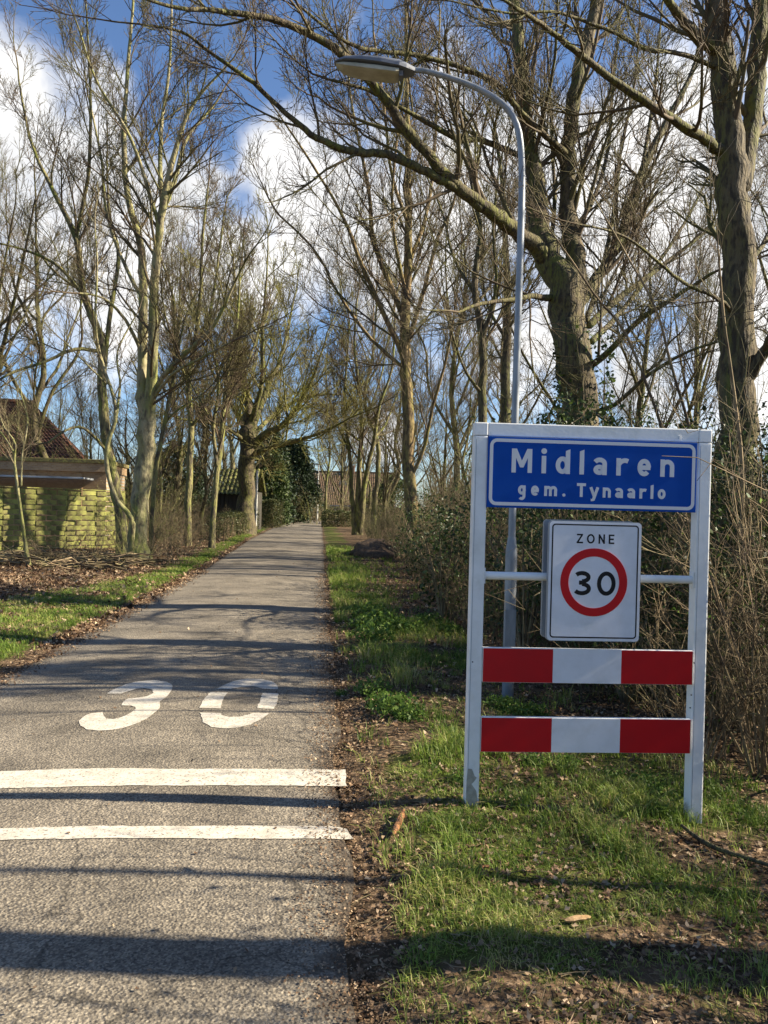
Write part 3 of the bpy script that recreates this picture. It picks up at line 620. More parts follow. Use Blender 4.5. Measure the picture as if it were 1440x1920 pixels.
# ================================================================== STREET LAMP
Zl = 7.3; base = at(952, 1300, Zl); base[2] = float(gz(base[0], base[1]))-0.02
lamp = thing('street_lamp', 'galvanised curved arm street lamp standing behind the town sign', 'street lamp', tuple(base))
topp = at(973, 430, Zl)
def vp(px, py, Y=Zl): return at(px, py, Y)-base
j = at(957, 1030, Zl)-base
zj = j[2]; xt = topp[0]-base[0]
lowpath = [np.array([0,0,0.]), np.array([0,0,zj-.06])]; 
V, Fc = tubes([(np.array(lowpath), np.array([.056,.056]))], 20); mesh_np('lower_pole', V, Fc, galv, lamp, smooth=True)
V, Fc = tubes([(np.array([[0,0,zj-.06],[0,0,zj],[0,0,zj+.12]]), np.array([.056,.054,.037]))], 20); mesh_np('pole_taper', V, Fc, galv, lamp, smooth=True)
armpx = [(973,430),(976,330),(974.5,268),(968,232),(950,202),(915,176),(870,155),(820,139),(790,132),(762,131)]
P = [np.array([0,0,zj+.10]), np.array([0.002,0,(zj+topp[2]-base[2])/2])] + [vp(x, y) for x, y in armpx]
xo = P[2][0]; 
for k in range(2, len(P)): P[k] = P[k]-np.array([xo-0.01, 0, 0])*max(0, 1-(k-2)/3)
P, r = smooth_path(P, np.linspace(.035, .024, len(P)), 60)
V, Fc = tubes([(P, r)], 18); mesh_np('curved_arm', V, Fc, galv, lamp, smooth=True)
bm = bmesh.new(); box(bm, -.05, .05, -.0585, -.054, .45, .85, 0.002); obj('access_hatch', bm, galv, lamp)
# luminaire: traced side outline lofted to a rounded hood, long axis pointing along the arm
e0 = vp(762, 131); e1 = vp(627, 121); ax = unitv(e1-e0); Ln = np.linalg.norm(e1-e0)
hy = np.array([0,1.,0]); hz = np.cross(ax, hy); hz = hz*(1 if hz[2] > 0 else -1)
def loft(sections, name, material, smooth=True):
    rings = []
    for s, hw, zt_, zb__, rnd_ in sections:
        n = 14; ring = []
        for k in range(n+1):
            a = math.pi*k/n; cx = math.copysign(abs(math.cos(a))**rnd_, math.cos(a)); ring.append(e0+ax*s*Ln+hy*hw*cx+hz*(zb__*.8+(zt_*.78-zb__*.8)*math.sin(a)**rnd_))
        rings.append(ring)
    n = len(rings[0]); V = np.array(rings).reshape(-1,3); Fc = []
    for a in range(len(rings)-1):
        for k in range(n): Fc.append((a*n+k, a*n+(k+1)%n, (a+1)*n+(k+1)%n, (a+1)*n+k))
    bm = bmesh.new(); vs = [bm.verts.new(v) for v in V]
    for f in Fc: bm.faces.new([vs[i] for i in f])
    bm.faces.new(vs[:n]); bm.faces.new(vs[-n:][::-1])
    return obj(name, bm, material, lamp, smooth=False)
hood = loft([(-.12,.04,.03,-.035,.8),(0,.09,.05,-.035,.6),(.1,.115,.068,-.03,.6),(.35,.125,.085,-.012,.6),(.6,.125,.083,.0,.6),(.85,.105,.065,.008,.7),(.97,.06,.04,.01,.8),(1.0,.02,.022,.012,.9)], 'lamp_hood', lamp_grey)
bowl = loft([(.10,.100,-.034,-.085,.6),(.14,.108,-.032,-.10,.6),(.4,.112,-.014,-.092,.6),(.7,.105,-.002,-.075,.6),(.88,.085,.006,-.05,.7),(.975,.04,.008,-.012,.9)], 'lamp_bowl', lamp_glass)
bm = bmesh.new(); box(bm, -.02,.02,-.05,.05,-.085,-.03,.005); bx = obj('gear_box', bm, lamp_grey, lamp); bx.location = Vector(e0+ax*0.05)

# ================================================================== LEAF AND BLADE BUILDERS
leaf_dark = attr_mat('glossy_evergreen_leaf', [(0,(0.014,0.028,0.009)),(0.6,(0.035,0.062,0.014)),(1,(0.09,0.13,0.03))], rough=0.5, trans=0.25, spec=0.35)
leaf_fresh = attr_mat('fresh_green_leaf', [(0,(0.05,0.10,0.02)),(0.6,(0.10,0.18,0.03)),(1,(0.20,0.29,0.06))], rough=0.5, trans=0.4)
leaf_hedge = attr_mat('hedge_leaf', [(0,(0.035,0.045,0.014)),(0.6,(0.07,0.085,0.025)),(1,(0.16,0.15,0.06))], rough=0.5, trans=0.3)
conifer = attr_mat('conifer_spray', [(0,(0.010,0.020,0.010)),(0.7,(0.024,0.044,0.016)),(1,(0.06,0.085,0.025))], rough=0.6, trans=0.15)
thuja = attr_mat('thuja_spray', [(0,(0.020,0.034,0.010)),(0.7,(0.045,0.075,0.018)),(1,(0.11,0.14,0.035))], rough=0.6, trans=0.2)
grass_m = attr_mat('grass_blade', [(0,(0.05,0.095,0.014)),(0.3,(0.125,0.21,0.028)),(0.55,(0.25,0.33,0.06)),(0.7,(0.38,0.36,0.12)),(1,(0.56,0.46,0.27))], rough=0.5, trans=0.4)
dead_leaf = attr_mat('dead_leaf', [(0,(0.055,0.03,0.016)),(0.4,(0.14,0.082,0.045)),(0.75,(0.28,0.185,0.11)),(1,(0.50,0.38,0.25))], rough=0.65, trans=0.12)
reed = attr_mat('dry_stalk', [(0,(0.10,0.075,0.04)),(0.5,(0.22,0.165,0.085)),(1,(0.40,0.31,0.18))], rough=0.8, trans=0.1)
def leaf_quads(name, C, size, material, parent, asp=0.6, up=0.0, origin=(0,0,0), kind='stuff', bend=True):
    """kite-shaped leaves, two triangles each, folded along the midrib"""
    n = len(C); C = np.asarray(C)-np.array(origin)
    T = rng.normal(0,1,(n,3)); T[:,2] += up; T /= np.linalg.norm(T, axis=1, keepdims=True)
    Q = rng.normal(0,1,(n,3)); Bn = np.cross(T, Q); Bn /= np.linalg.norm(Bn, axis=1, keepdims=True)+1e-9; Nn = np.cross(T, Bn)
    s = np.asarray(size)*(0.6+0.8*rng.random(n)); s = s[:,None]
    V = np.stack([C-T*s*0.5, C+Bn*s*asp*0.5+Nn*s*0.12*rng.random((n,1)), C+T*s*0.5, C-Bn*s*asp*0.5+Nn*s*0.12*rng.random((n,1))], 1)
    idx = np.arange(n*4).reshape(n,4)
    o = mesh_np(name, V, idx, material, parent, rnd=np.repeat(rng.random(n), 4)); 
    if kind: o['kind'] = kind
    return o
def ellipsoid_pts(n, c, r, shell=0.5):
    d = rng.normal(0,1,(n,3)); d /= np.linalg.norm(d, axis=1, keepdims=True)
    return np.array(c)+d*np.array(r)*(shell+(1-shell)*rng.random((n,1))**0.6)

# ================================================================== BUILDINGS
def gp(px, Y):    # ground point under image column px at depth Y
    p = at(px, 960, Y); return np.array([p[0], Y, float(gz(p[0], Y))])
def tile_roof(bm, x0, x1, ya, za, yb, zb, tw=0.22, th=0.30, amp=0.035, slant=0.0):
    """pantile slope from eave (ya,za) to ridge (yb,zb); rolls run up the slope, courses step"""
    ns = max(2, int(math.hypot(yb-ya, zb-za)/th)); nx = int((x1-x0)/tw)
    L_ = math.hypot(yb-ya, zb-za); ny_ = np.array([0, -(zb-za)/L_, (yb-ya)/L_]) if yb > ya else np.array([0, (zb-za)/L_, -(yb-ya)/L_])
    per = 4
    for s in range(ns):
        t0, t1 = s/ns, (s+1)/ns; rows = []
        for t, lift in ((t0, 0.035), (t1, 0.0)):
            r = []
            for k in range(nx*per+1):
                x = x0+(x1-x0)*k/(nx*per)+slant*t; h = amp*math.sin(2*math.pi*k/per+0.6)+lift
                r.append(bm.verts.new((x, ya+(yb-ya)*t+ny_[1]*h, za+(zb-za)*t+ny_[2]*h)))
            rows.append(r)
        for k in range(nx*per): bm.faces.new((rows[0][k], rows[0][k+1], rows[1][k+1], rows[1][k]))
def window(parent, x0, x1, y, z0, z1, m=white_paint):
    bm = bmesh.new(); t = 0.05
    for a in ((x0,x1,z0,z0+t),(x0,x1,z1-t,z1),(x0,x0+t,z0+t+.001,z1-t-.001),(x1-t,x1,z0+t+.001,z1-t-.001),((x0+x1)/2-.02,(x0+x1)/2+.02,z0+t+.001,z1-t-.001)): box(bm, a[0], a[1], y-.05, y+.02, a[2], a[3])
    f = obj('window', bm, m, parent)
    for a, b in ((x0+t+.002,(x0+x1)/2-.022),((x0+x1)/2+.022,x1-t-.002)):
        bm = bmesh.new(); box(bm, a, b, y-.015, y, z0+t+.002, z1-t-.002); obj('pane', bm, glass, f)
# far house, closing the view
h0 = gp(560, 88); zb = h0[2]; xL = gp(556, 88)[0]; xR = gp(742, 88)[0]; H_ = xR-xL
house = thing('tiled_house', 'low house with a tall brown pantile roof closing the end of the road', 'house', (xL, 88, zb))
bm = bmesh.new(); box(bm, 0.15, H_-.15, 0.4, 9.6, -0.3, 1.95); obj('wall', bm, brick_red, house)
bm = bmesh.new(); tile_roof(bm, 0, H_, 0, 1.85, 5, 5.85, slant=0.0); tile_roof(bm, 0, H_, 10, 1.85, 5.001, 5.85); rf = obj('roof', bm, roof_brown, house)
for x in (0.16, H_-.16):
    bm = bmesh.new(); v = [bm.verts.new(p) for p in ((x, .3, 1.8), (x, 9.7, 1.8), (x, 5, 5.75))]; bm.faces.new(v); obj('gable', bm, brick_red, house)
bm = bmesh.new(); box(bm, -.05, H_+.05, 4.88, 5.12, 5.80, 5.98, 0.04); obj('ridge', bm, roof_brown, rf)
bm = bmesh.new(); box(bm, -.05, H_+.05, -.14, -.02, 1.70, 1.82, 0.02); obj('gutter', bm, zinc, house)
bm = bmesh.new(); box(bm, 5.6, 6.3, 4.5, 5.3, 5.6, 6.7, 0.03); obj('chimney', bm, brick_red, rf)
bm = bmesh.new(); box(bm, 4.6, 5.5, 3.35-.35, 3.4-.35, 4.2, 4.75, 0.02); sk = obj('roof_window', bm, zinc, rf); sk.rotation_euler = (0,0,0)
window(house, 6.6, 7.6, 0.38, 0.6, 1.55); window(house, 1.2, 2.4, 0.38, 0.6, 1.55); window(house, 8.6, 9.6, 0.38, 0.6, 1.55)
bm = bmesh.new(); box(bm, 4.2, 5.1, .36, .41, 0, 1.75, .02); obj('door', bm, white_paint, house)
# low pale extension on its left
c0 = gp(505, 84); ext = thing('white_shed', 'small pale outbuilding glimpsed left of the brown roofed house', 'shed', tuple(c0))
bm = bmesh.new(); box(bm, 0, 3.2, 0, 3, -.2, 1.7); obj('wall', bm, brick_tan, ext)
bm = bmesh.new(); box(bm, -.1, 3.3, -.1, 3.1, 1.701, 1.85, .02); obj('roof', bm, zinc, ext)
window(ext, 2.0, 2.9, -.02, .7, 1.5)

# left house: big red tiled gable roof
p = gp(-330, 37); lh = thing('red_roofed_house', 'house with a steep dark red tiled roof behind the mossy fence', 'house', tuple(p), 0.30)
bm = bmesh.new(); box(bm, 0, 12.0, 0, 9, -.3, 2.7); obj('wall', bm, brick_tan, lh)
bm = bmesh.new()
nrow = 22; nw = 60
def hip(bm):
    # front slope up to the ridge, hipped on the right-hand end
    for s in range(nrow):
        t0, t1 = s/nrow, (s+1)/nrow
        for (t, tt) in ((t0, t1),):
            xr0 = 12.6-4.2*t; xr1 = 12.6-4.2*tt; a = []; b = []
            for k in range(nw*2+1):
                u = k/(nw*2); hh = .03*(1 if k % 2 else -1)
                a.append(bm.verts.new((-.4+(xr0+.4)*u, -.5+5*t-.03-hh*.6, 2.5+4.3*t+.03+hh))); b.append(bm.verts.new((-.4+(xr1+.4)*u, -.5+5*tt-hh*.6, 2.5+4.3*tt+hh)))
            for k in range(nw*2): bm.faces.new((a[k], a[k+1], b[k+1], b[k]))
        a0 = []; b0 = []
        for k in range(41):
            u = k/40; hh = .03*(1 if k % 2 else -1)
            a0.append(bm.verts.new((12.6-4.2*t0+.03+hh*.6, (-.5+5*t0)+(10-10*t0)*u, 2.5+4.3*t0+.03+hh))); b0.append(bm.verts.new((12.6-4.2*t1+hh*.6, (-.5+5*t1)+(10-10*t1)*u, 2.5+4.3*t1+hh)))
        for k in range(40): bm.faces.new((a0[k], a0[k+1], b0[k+1], b0[k]))
    v = [bm.verts.new(q) for q in ((-.4, 9.5, 2.5), (12.6, 9.5, 2.5), (8.4, 4.5, 6.8), (-.4, 4.5, 6.8))]; bm.faces.new(v)
    v = [bm.verts.new(q) for q in ((-.4, -.5, 2.5), (-.4, 9.5, 2.5), (-.4, 4.5, 6.8))]; bm.faces.new(v)
hip(bm); lr = obj('roof', bm, roof_red, lh)
bm = bmesh.new(); box(bm, -.4, 8.5, 4.35, 4.65, 6.78, 6.98, .05); obj('ridge', bm, roof_red, lr)
bm = bmesh.new(); box(bm, 3.4, 4.3, 4.0, 5.0, 6.4, 7.6, .03); obj('chimney', bm, brick_red, lr)
bm = bmesh.new(); box(bm, -.4, 12.7, -.72, -.58, 2.36, 2.5, .02); obj('gutter', bm, zinc, lh)
window(lh, 9.2, 10.6, -.02, .9, 2.1); window(lh, 6.0, 7.2, -.02, .9, 2.1)
# flat roofed brick shed between house and fence
p = gp(-60, 29); sh = thing('brick_shed', 'tan brick shed with a mossy roof just behind the mossy fence', 'shed', tuple(p), 0.10)
w_ = 5.0
bm = bmesh.new(); box(bm, 0, w_, 0, 3, -.2, 2.55); obj('wall', bm, brick_tan, sh)
bm = bmesh.new(); box(bm, -.25, w_+.1, -.3, 3.3, 2.87, 3.02, .02); 
V_ = None; obj('roof', bm, roof_moss, sh)
bm = bmesh.new(); box(bm, -.2, w_+.05, -.22, 3.1, 2.551, 2.868); obj('fascia', bm, brick_tan, sh)
bm = bmesh.new(); box(bm, -1.0, w_-.4, -1.6, -.25, 2.22, 2.29, .01); obj('canopy', bm, zinc, sh)
for i in range(3):
    bm = bmesh.new(); box(bm, .5+i*1.7, .72+i*1.7, -.05, -.001, 0, 2.5); obj('pier', bm, brick_tan, sh)
# tiled black shed by the large tree
p = gp(405, 42); bs = thing('black_shed', 'black timber shed with mossy ridged tiles left of the thick dark trunk', 'shed', tuple(p))
bm = bmesh.new(); box(bm, 0, 2.0, 0, 3, -.2, 2.15); bw = obj('wall', bm, dark_wood, bs)
for i in range(9):
    bm = bmesh.new(); box(bm, .02+i*.22, .21+i*.22, -.03, -.002, -.1, 2.1); obj('board', bm, dark_wood, bw)
bm = bmesh.new(); tile_roof(bm, -.2, 2.2, -.4, 1.95, 1.6, 3.45, tw=.24, th=.34, amp=.05); tile_roof(bm, -.2, 2.2, 3.6, 1.95, 1.601, 3.45, tw=.24, th=.34, amp=.05); obj('roof', bm, moss_tile, bs)
bm = bmesh.new(); box(bm, 2.2, 2.28, -.45, -.25, .0, 3.3, .01); obj('bargeboard', bm, white_paint, bs)

# ================================================================== WOVEN FENCE
fa = gp(-130, 21.5); fb = gp(232, 25.6); fd = fb-fa; flen = math.hypot(fd[0], fd[1]); fang = math.atan2(fd[1], fd[0])
fence = thing('woven_fence', 'woven wooden lath fence overgrown with bright green moss left of the road', 'fence', (fa[0], fa[1], fa[2]), fang)
nb = int(flen/0.92); bw_ = flen/nb; slat_me = {}
for b in range(nb+1):
    bm = bmesh.new(); box(bm, -.035, .035, -.02, .05, -.2, 1.93+.02*rng.random(), .006); p_ = obj('post', bm, moss_wood, fence); p_.location = (b*bw_, 0.01, 0)
for b in range(nb):
    half = b % 2
    for r_ in range(12):
        segs = 2 if (b*7+r_*3) % 5 < 2 else 3
        key = (segs,)
        if key not in slat_me:
            bm = bmesh.new(); sw = (bw_-.02)/segs; box(bm, 0, sw*.97, -.005, .005, 0, .138, .001); o = obj('slat', bm, moss_wood, fence); slat_me[key] = o.data; bpy.data.objects.remove(o)
        if b*36 > 320: continue
        for s in range(segs):
            if nb*12*segs > 300 and s == segs-1 and False: continue
            o = bpy.data.objects.new('slat', slat_me[key]); COL.objects.link(o); o.parent = fence
            o.location = (b*bw_+.01+s*(bw_-.02)/segs, -.035+(.028 if (s+r_+half) % 2 else -.012)+rng.normal(0,.006), .03+r_*.158+rng.normal(0,.006))
            o.rotation_euler = (rng.normal(-.03,.03), rng.normal(0,.02), rng.normal(0,.03))
bm = bmesh.new(); box(bm, 0, flen, -.05, .03, 1.93, 1.965, .005); obj('cap_rail', bm, moss_wood, fence)

# ================================================================== TREES (limbs traced as real branching, depths spread)
G1 = None
tree('beech_tree', 'tall pale double trunked tree lit by sun, thickest on the left verge', [
 ([(262,1058,44),(258,1000,38),(264,930,38),(270,860,38),(276,800,38),(270,745,30),(266,700,22),(268,600,20),(268,520,18),(262,450,15),(240,370,13),(232,260,11),(238,150,8),(250,0,5)], 0.6, 0),
 ([(276,815,28),(285,700,23),(286,600,21),(292,500,18),(300,420,17),(312,350,15),(335,260,10),(365,190,7),(420,130,4)], -1.2, 0),
 ([(305,390,12),(300,320,10),(303,230,8),(318,120,6),(322,-20,4)], 1.5, -0.6),
 ([(300,430,10),(270,330,8),(240,250,7),(180,150,5),(150,60,4)], -2.0, -0.6),
 ([(305,395,11),(330,330,10),(350,260,7),(400,200,5)], 1.6, -.6),
 ([(278,770,14),(300,715,12),(340,670,12),(400,612,9),(440,530,5)], -1.8, 0),
 ([(280,760,9),(320,705,7),(370,675,6),(435,640,4)], -2.5, 0),
 ([(268,560,10),(235,500,8),(200,400,6),(190,300,5),(170,200,4)], 1.5, 0),
 ([(266,660,9),(235,600,7),(195,560,5),(150,550,4)], -1.5, 0),
], 21.7, bark_pale, twig_brown, dens=1.0, L1=2.9, first=.5, spacing=.62, rmin=.0065)
tree('slender_tree', 'grey green tree standing just left of the pale double trunk', [
 ([(232,1052,26),(225,960,24),(205,860,22),(192,740,20),(187,640,18),(155,540,14),(142,445,12),(100,360,9),(60,270,6),(35,150,4)], 1.0, 0),
 ([(142,450,9),(165,330,8),(170,200,6),(165,80,4),(160,-20,3)], -1.5, .5),
 ([(192,720,11),(205,600,10),(222,480,8),(205,400,6),(200,300,4)], 2, 0),
 ([(190,660,9),(140,655,8),(80,680,6),(20,700,5),(-40,740,4)], -2.5, 0),
 ([(160,560,8),(110,500,7),(50,470,5),(-30,450,4)], -1.5, .5),
 ([(205,850,7),(150,800,6),(90,830,4)], -1.5, 0),
], 23, bark_green, twig_brown, L1=3.0, first=.5, spacing=.65, rmin=.0065)
tree('young_tree', 'thin pale crooked sapling leaning against the front of the double trunked tree', [
 ([(249,1078,12),(246,1020,11),(247,975,11),(215,930,10),(200,870,10),(203,830,9),(217,785,8),(212,740,7),(195,690,6),(180,620,5),(182,500,4),(178,430,3)], -.5, 0),
 ([(217,790,6),(225,720,5),(220,660,4),(250,600,3)], .8, 0), ([(200,720,4),(170,690,3.5),(120,640,3)], -.8, 0)
], 20.5, bark_pale, twig_grey, L1=1.5, maxlev=2, rmin=.005, spacing=.6, bare_below=1.5)
tree('young_tree', 'thin bare sapling in front of the mossy fence at the left', [
 ([(55,1068,9),(45,1000,7),(35,930,6),(27,860,6),(28,830,4),(5,795,3),(-10,740,2.5)], -.5, 0),
 ([(40,910,4),(42,850,3.5),(52,790,3),(40,740,2.5)], .5, 0), ([(27,850,4),(0,810,3),(-30,800,2.5)], .5, 0)
], 18.5, bark_pale, twig_grey, L1=1.2, maxlev=2, rmin=.004, spacing=.4, bare_below=.8)
tree('mossy_tree', 'slim moss green trunk rising between the pale tree and the thicker trees', [
 ([(352,1000,15),(355,880,14),(360,800,13),(352,720,12),(365,650,10),(375,560,8),(380,450,6),(390,350,4)], 1, 0),
 ([(355,730,8),(330,650,7),(325,560,5),(300,480,4)], -1.5, 0), ([(365,650,7),(395,580,6),(410,480,5),(420,400,4)], 1.5, 0), ([(360,800,6),(395,740,5),(420,700,4)], -1.5, 0)
], 28, bark_green, twig_brown, L1=2.8, rmin=.008, spacing=.6, first=.4)
tree('mossy_tree', 'leaning yellow green stem rising from the hedge left of the thick dark trunk', [
 ([(398,985,13),(405,900,12),(415,830,12),(420,760,10),(430,680,8),(445,600,6),(450,500,4)], 1, 0),
 ([(408,880,9),(400,800,8),(410,720,6),(395,640,4)], -1.2, 0), ([(420,760,6),(455,700,5),(480,640,4)], 1, 0), ([(415,820,6),(380,760,5),(350,700,4)], 1, 0)
], 27, bark_green, twig_brown, L1=2.5, rmin=.008, spacing=.55, first=.35)
tree('mossy_tree', 'thin moss green stem close behind the right side of the pale double trunk', [
 ([(282,1035,10),(290,900,10),(303,820,9),(315,760,8),(330,680,6),(345,600,4)], .6, 0), ([(303,820,6),(320,780,5),(380,740,4)], .6, 0)
], 24, bark_green, twig_brown, L1=2.0, rmin=.006, spacing=.6, first=.4, maxlev=2)
tree('spreading_tree', 'thick dark low forked tree with wide sunlit yellow green limbs beside the road', [
 ([(460,985,40),(460,930,35),(462,860,34),(466,810,36),(468,770,22),(455,700,13),(445,610,8),(440,520,5)], 1, 0),
 ([(472,840,20),(500,812,17),(525,800,14),(552,770,10),(582,720,7),(600,670,4)], -3, 0),
 ([(472,800,18),(500,730,12),(530,660,8),(545,590,5)], 2, 0),
 ([(476,850,15),(520,836,10),(560,825,8),(600,812,6),(645,790,4)], -4, 0),
 ([(462,810,14),(430,750,9),(400,700,6),(380,640,4)], -2, 0),
 ([(474,820,12),(510,780,9),(570,745,7),(620,740,4)], 4, 0),
 ([(468,800,14),(490,720,10),(492,620,7),(500,520,4)], -3, 0),
 ([(462,830,10),(420,800,7),(370,790,5)], -4, 0),
], 38, bark_green, mat('twig_moss', (0.12,0.10,0.04), col2=(0.19,0.185,0.04), nscale=.6), L1=4.2, rmin=.011, spacing=.55, first=.55, nmax=16, flare=1.25, dens=1.05, bare_below=2.6, trunk_mat=bark_dark)  # trunk bark darker than the limbs: its shade is put into the colour
tree('roadside_tree', 'straight orange brown trunk with fanning limbs in the right hand thicket', [
 ([(778,1065,34),(776,1000,30),(768,900,28),(766,800,26),(762,700,24),(760,600,22),(765,500,18),(766,400,16),(765,300,14),(762,150,10),(760,-20,6)], .6, 0),
 ([(757,670,14),(720,590,11),(680,500,9),(640,400,7),(580,300,5),(540,240,4)], -2, 0),
 ([(760,610,14),(735,540,12),(700,450,10),(690,350,8),(660,200,5),(650,100,4)], 1.5, 0),
 ([(762,650,12),(790,560,10),(820,450,8),(850,380,5),(870,280,4)], -1.5, 0),
 ([(768,900,9),(795,840,8),(812,760,7),(835,680,6),(850,600,4)], -1, 0),
 ([(765,500,10),(800,400,8),(815,280,7),(820,150,5),(825,20,4)], 2, 0),
 ([(766,420,9),(735,330,7),(720,200,6),(700,60,4)], -2, 0),
 ([(758,690,9),(700,640,8),(640,560,6),(590,470,5),(520,400,4)], 1, 0),
 ([(764,560,9),(745,480,8),(735,380,6),(745,250,5)], -1, 0)
], 24, bark_orange, twig_brown, L1=3.3, first=.4, spacing=.6, rmin=.0075, nmax=15, dens=.97)
tree('three_stemmed_tree', 'three stemmed tree forking from the ground right of the road', [
 ([(668,1006,16),(660,930,9),(655,850,8),(645,760,6),(650,680,5),(655,600,4)], .5, 0),
 ([(672,1004,14),(672,900,11),(678,820,10),(675,740,7),(665,650,5),(670,560,4)], .3, .15),
 ([(675,1004,14),(685,900,11),(700,830,9),(712,760,6),(735,690,5),(740,600,4)], -.5, .1),
 ([(678,830,6),(640,800,5),(600,770,4)], -1.5, 0), ([(700,820,6),(720,800,5),(745,740,4)], 1.5, 0), ([(656,850,5),(620,760,4),(610,690,3)], 2, 0)
], 41, bark_green, twig_brown, L1=4.0, rmin=.011, spacing=.6, first=.4, bare_below=3.5)
tree('oak_tree', 'massive many limbed tree directly behind the town sign reaching over the road', [
 ([(1097,1140,96),(1092,1000,82),(1090,900,78),(1085,750,76),(1075,650,74),(1066,590,76),(1054,530,74),(1028,475,56),(1010,415,46),(1002,330,38),(985,220,32),(975,100,28),(965,0,24),(955,-180,16)], .8, 0),
 ([(1070,600,54),(1080,520,48),(1070,440,40),(1066,330,34),(1070,220,32),(1090,120,30),(1115,20,26),(1140,-150,16)], .8, 0),
 ([(1030,490,38),(985,447,35),(945,415,31),(920,397,30),(870,360,27),(820,310,24),(760,240,22),(700,160,20),(640,100,18),(560,55,15),(480,30,13),(400,20,11),(330,15,8),(250,-10,5)], -4.2, -.1),
 ([(900,390,21),(868,360,20),(845,346,20),(795,320,19),(722,290,18),(660,285,16),(600,262,14),(550,225,12),(480,160,10),(440,130,9),(390,95,7),(340,60,6),(260,45,4)], -2.2, -1.6),
 ([(995,292,16),(970,289,13),(930,274,13),(896,262,13),(863,262,13),(814,237,12),(771,213,10),(700,173,9),(660,160,7),(620,150,5)], -2.6, .1),
 ([(1065,292,18),(1040,268,13),(1003,236,13),(967,200,13),(936,161,12),(875,130,11),(790,106,10),(722,97,9),(676,90,9),(630,66,7),(560,10,5)], -3.0, .1),
 ([(1083,570,30),(1120,520,24),(1160,450,20),(1200,330,18),(1260,210,14),(1300,130,10),(1320,40,6)], 2.5, 0),
 ([(1118,522,14),(1180,420,12),(1210,280,9),(1230,150,6),(1240,20,4)], 3.2, .3),
 ([(1105,610,18),(1160,560,14),(1240,500,10),(1330,430,6),(1380,400,4)], 2.0, 0),
 ([(1100,690,18),(1140,660,14),(1200,600,12),(1260,560,10),(1340,510,6)], -1.5, 0),
 ([(1110,640,14),(1150,600,11),(1200,540,9),(1270,440,7),(1330,330,5)], 4, 0),
 ([(1040,560,16),(1000,556,12),(960,562,10),(900,570,8),(860,585,5)], -1.8, 0),
 ([(1072,440,12),(1110,380,10),(1140,280,8),(1150,150,6),(1165,20,4)], 3, .1),
 ([(1100,600,13),(1130,500,10),(1150,400,8),(1165,280,7),(1190,150,5),(1200,30,4)], 5, 0),
 ([(1030,470,12),(1040,380,9),(1035,280,7),(1030,150,6),(1020,20,4)], 2, 0),
 ([(1000,300,10),(1020,210,8),(1040,110,6),(1045,0,5)], -2, 0.2),
 ([(1090,780,12),(1150,760,10),(1220,700,8),(1290,660,6),(1350,640,4)], -2.5, 0),
], 13, bark_dark, twig_brown, L1=2.1, first=.55, spacing=.48, rmin=.0048, nmax=20, dens=1.0, flare=1.2)
tree('ash_tree', 'dark straight trunk at the right edge forking high beyond the sign', [
 ([(1392,1135,92),(1386,1000,86),(1385,900,82),(1382,760,78),(1380,600,72),(1382,450,68),(1372,320,64),(1362,200,54),(1352,80,50),(1345,0,46),(1335,-200,30)], .5, 0),
 ([(1388,350,44),(1408,240,40),(1420,120,38),(1425,0,34),(1432,-200,20)], 1.0, 0),
 ([(1392,740,24),(1420,680,26),(1450,640,24),(1500,590,20),(1580,500,14)], -.6, 0),
 ([(1355,285,26),(1320,262,22),(1280,235,20),(1230,205,18),(1150,150,16),(1090,105,14),(1040,65,12),(1000,35,10),(960,10,8),(900,-30,5)], -2.4, 0),
 ([(1350,100,30),(1310,70,24),(1275,30,20),(1240,-20,16),(1200,-90,12)], -1, .2),
 ([(1350,130,12),(1310,112,10),(1260,98,9),(1210,92,9),(1150,60,8),(1090,38,7),(1040,22,6),(960,25,5),(880,10,4)], -1.5, .1),
 ([(1375,600,9),(1362,572,9),(1330,552,8),(1290,535,8),(1250,505,7),(1190,455,6),(1140,432,5),(1080,420,4)], -1.8, 0),
 ([(1400,500,12),(1450,420,10),(1480,300,8)], 1.0, 0),
], 9.5, bark_dark, twig_brown, L1=1.6, first=.5, spacing=.50, rmin=.004, nmax=14, flare=1.15, dens=.9)
tree('ivy_clad_tree', 'twisting trunk seen left of the lamp post in the thicket', [
 ([(905,1010,22),(905,900,20),(905,750,19),(905,640,16),(890,540,14),(900,430,11),(880,320,7),(870,200,4)], 1, 0),
 ([(903,640,10),(930,540,8),(925,430,6),(935,320,4)], -1, 0), ([(895,560,8),(850,480,7),(830,400,5),(800,330,4)], 1, 0), ([(905,740,8),(870,690,6),(840,600,4)], -1, 0)
], 19, bark_dark, twig_brown, L1=2.7, first=.45, spacing=.6, rmin=.006, flare=1.1)
tree('ivy_clad_tree', 'upright trunk seen just behind the lamp post in the thicket', [
 ([(945,1010,24),(945,900,22),(948,740,20),(952,640,18),(950,500,14),(945,380,10),(930,250,6)], 1, 0),
 ([(950,560,9),(985,460,7),(990,340,5),(1005,220,4)], 1.2, 0), ([(951,640,8),(910,560,6),(905,460,4)], 1, 0)
], 20.5, bark_dark, twig_brown, L1=2.6, first=.45, spacing=.6, rmin=.006, flare=1.1)

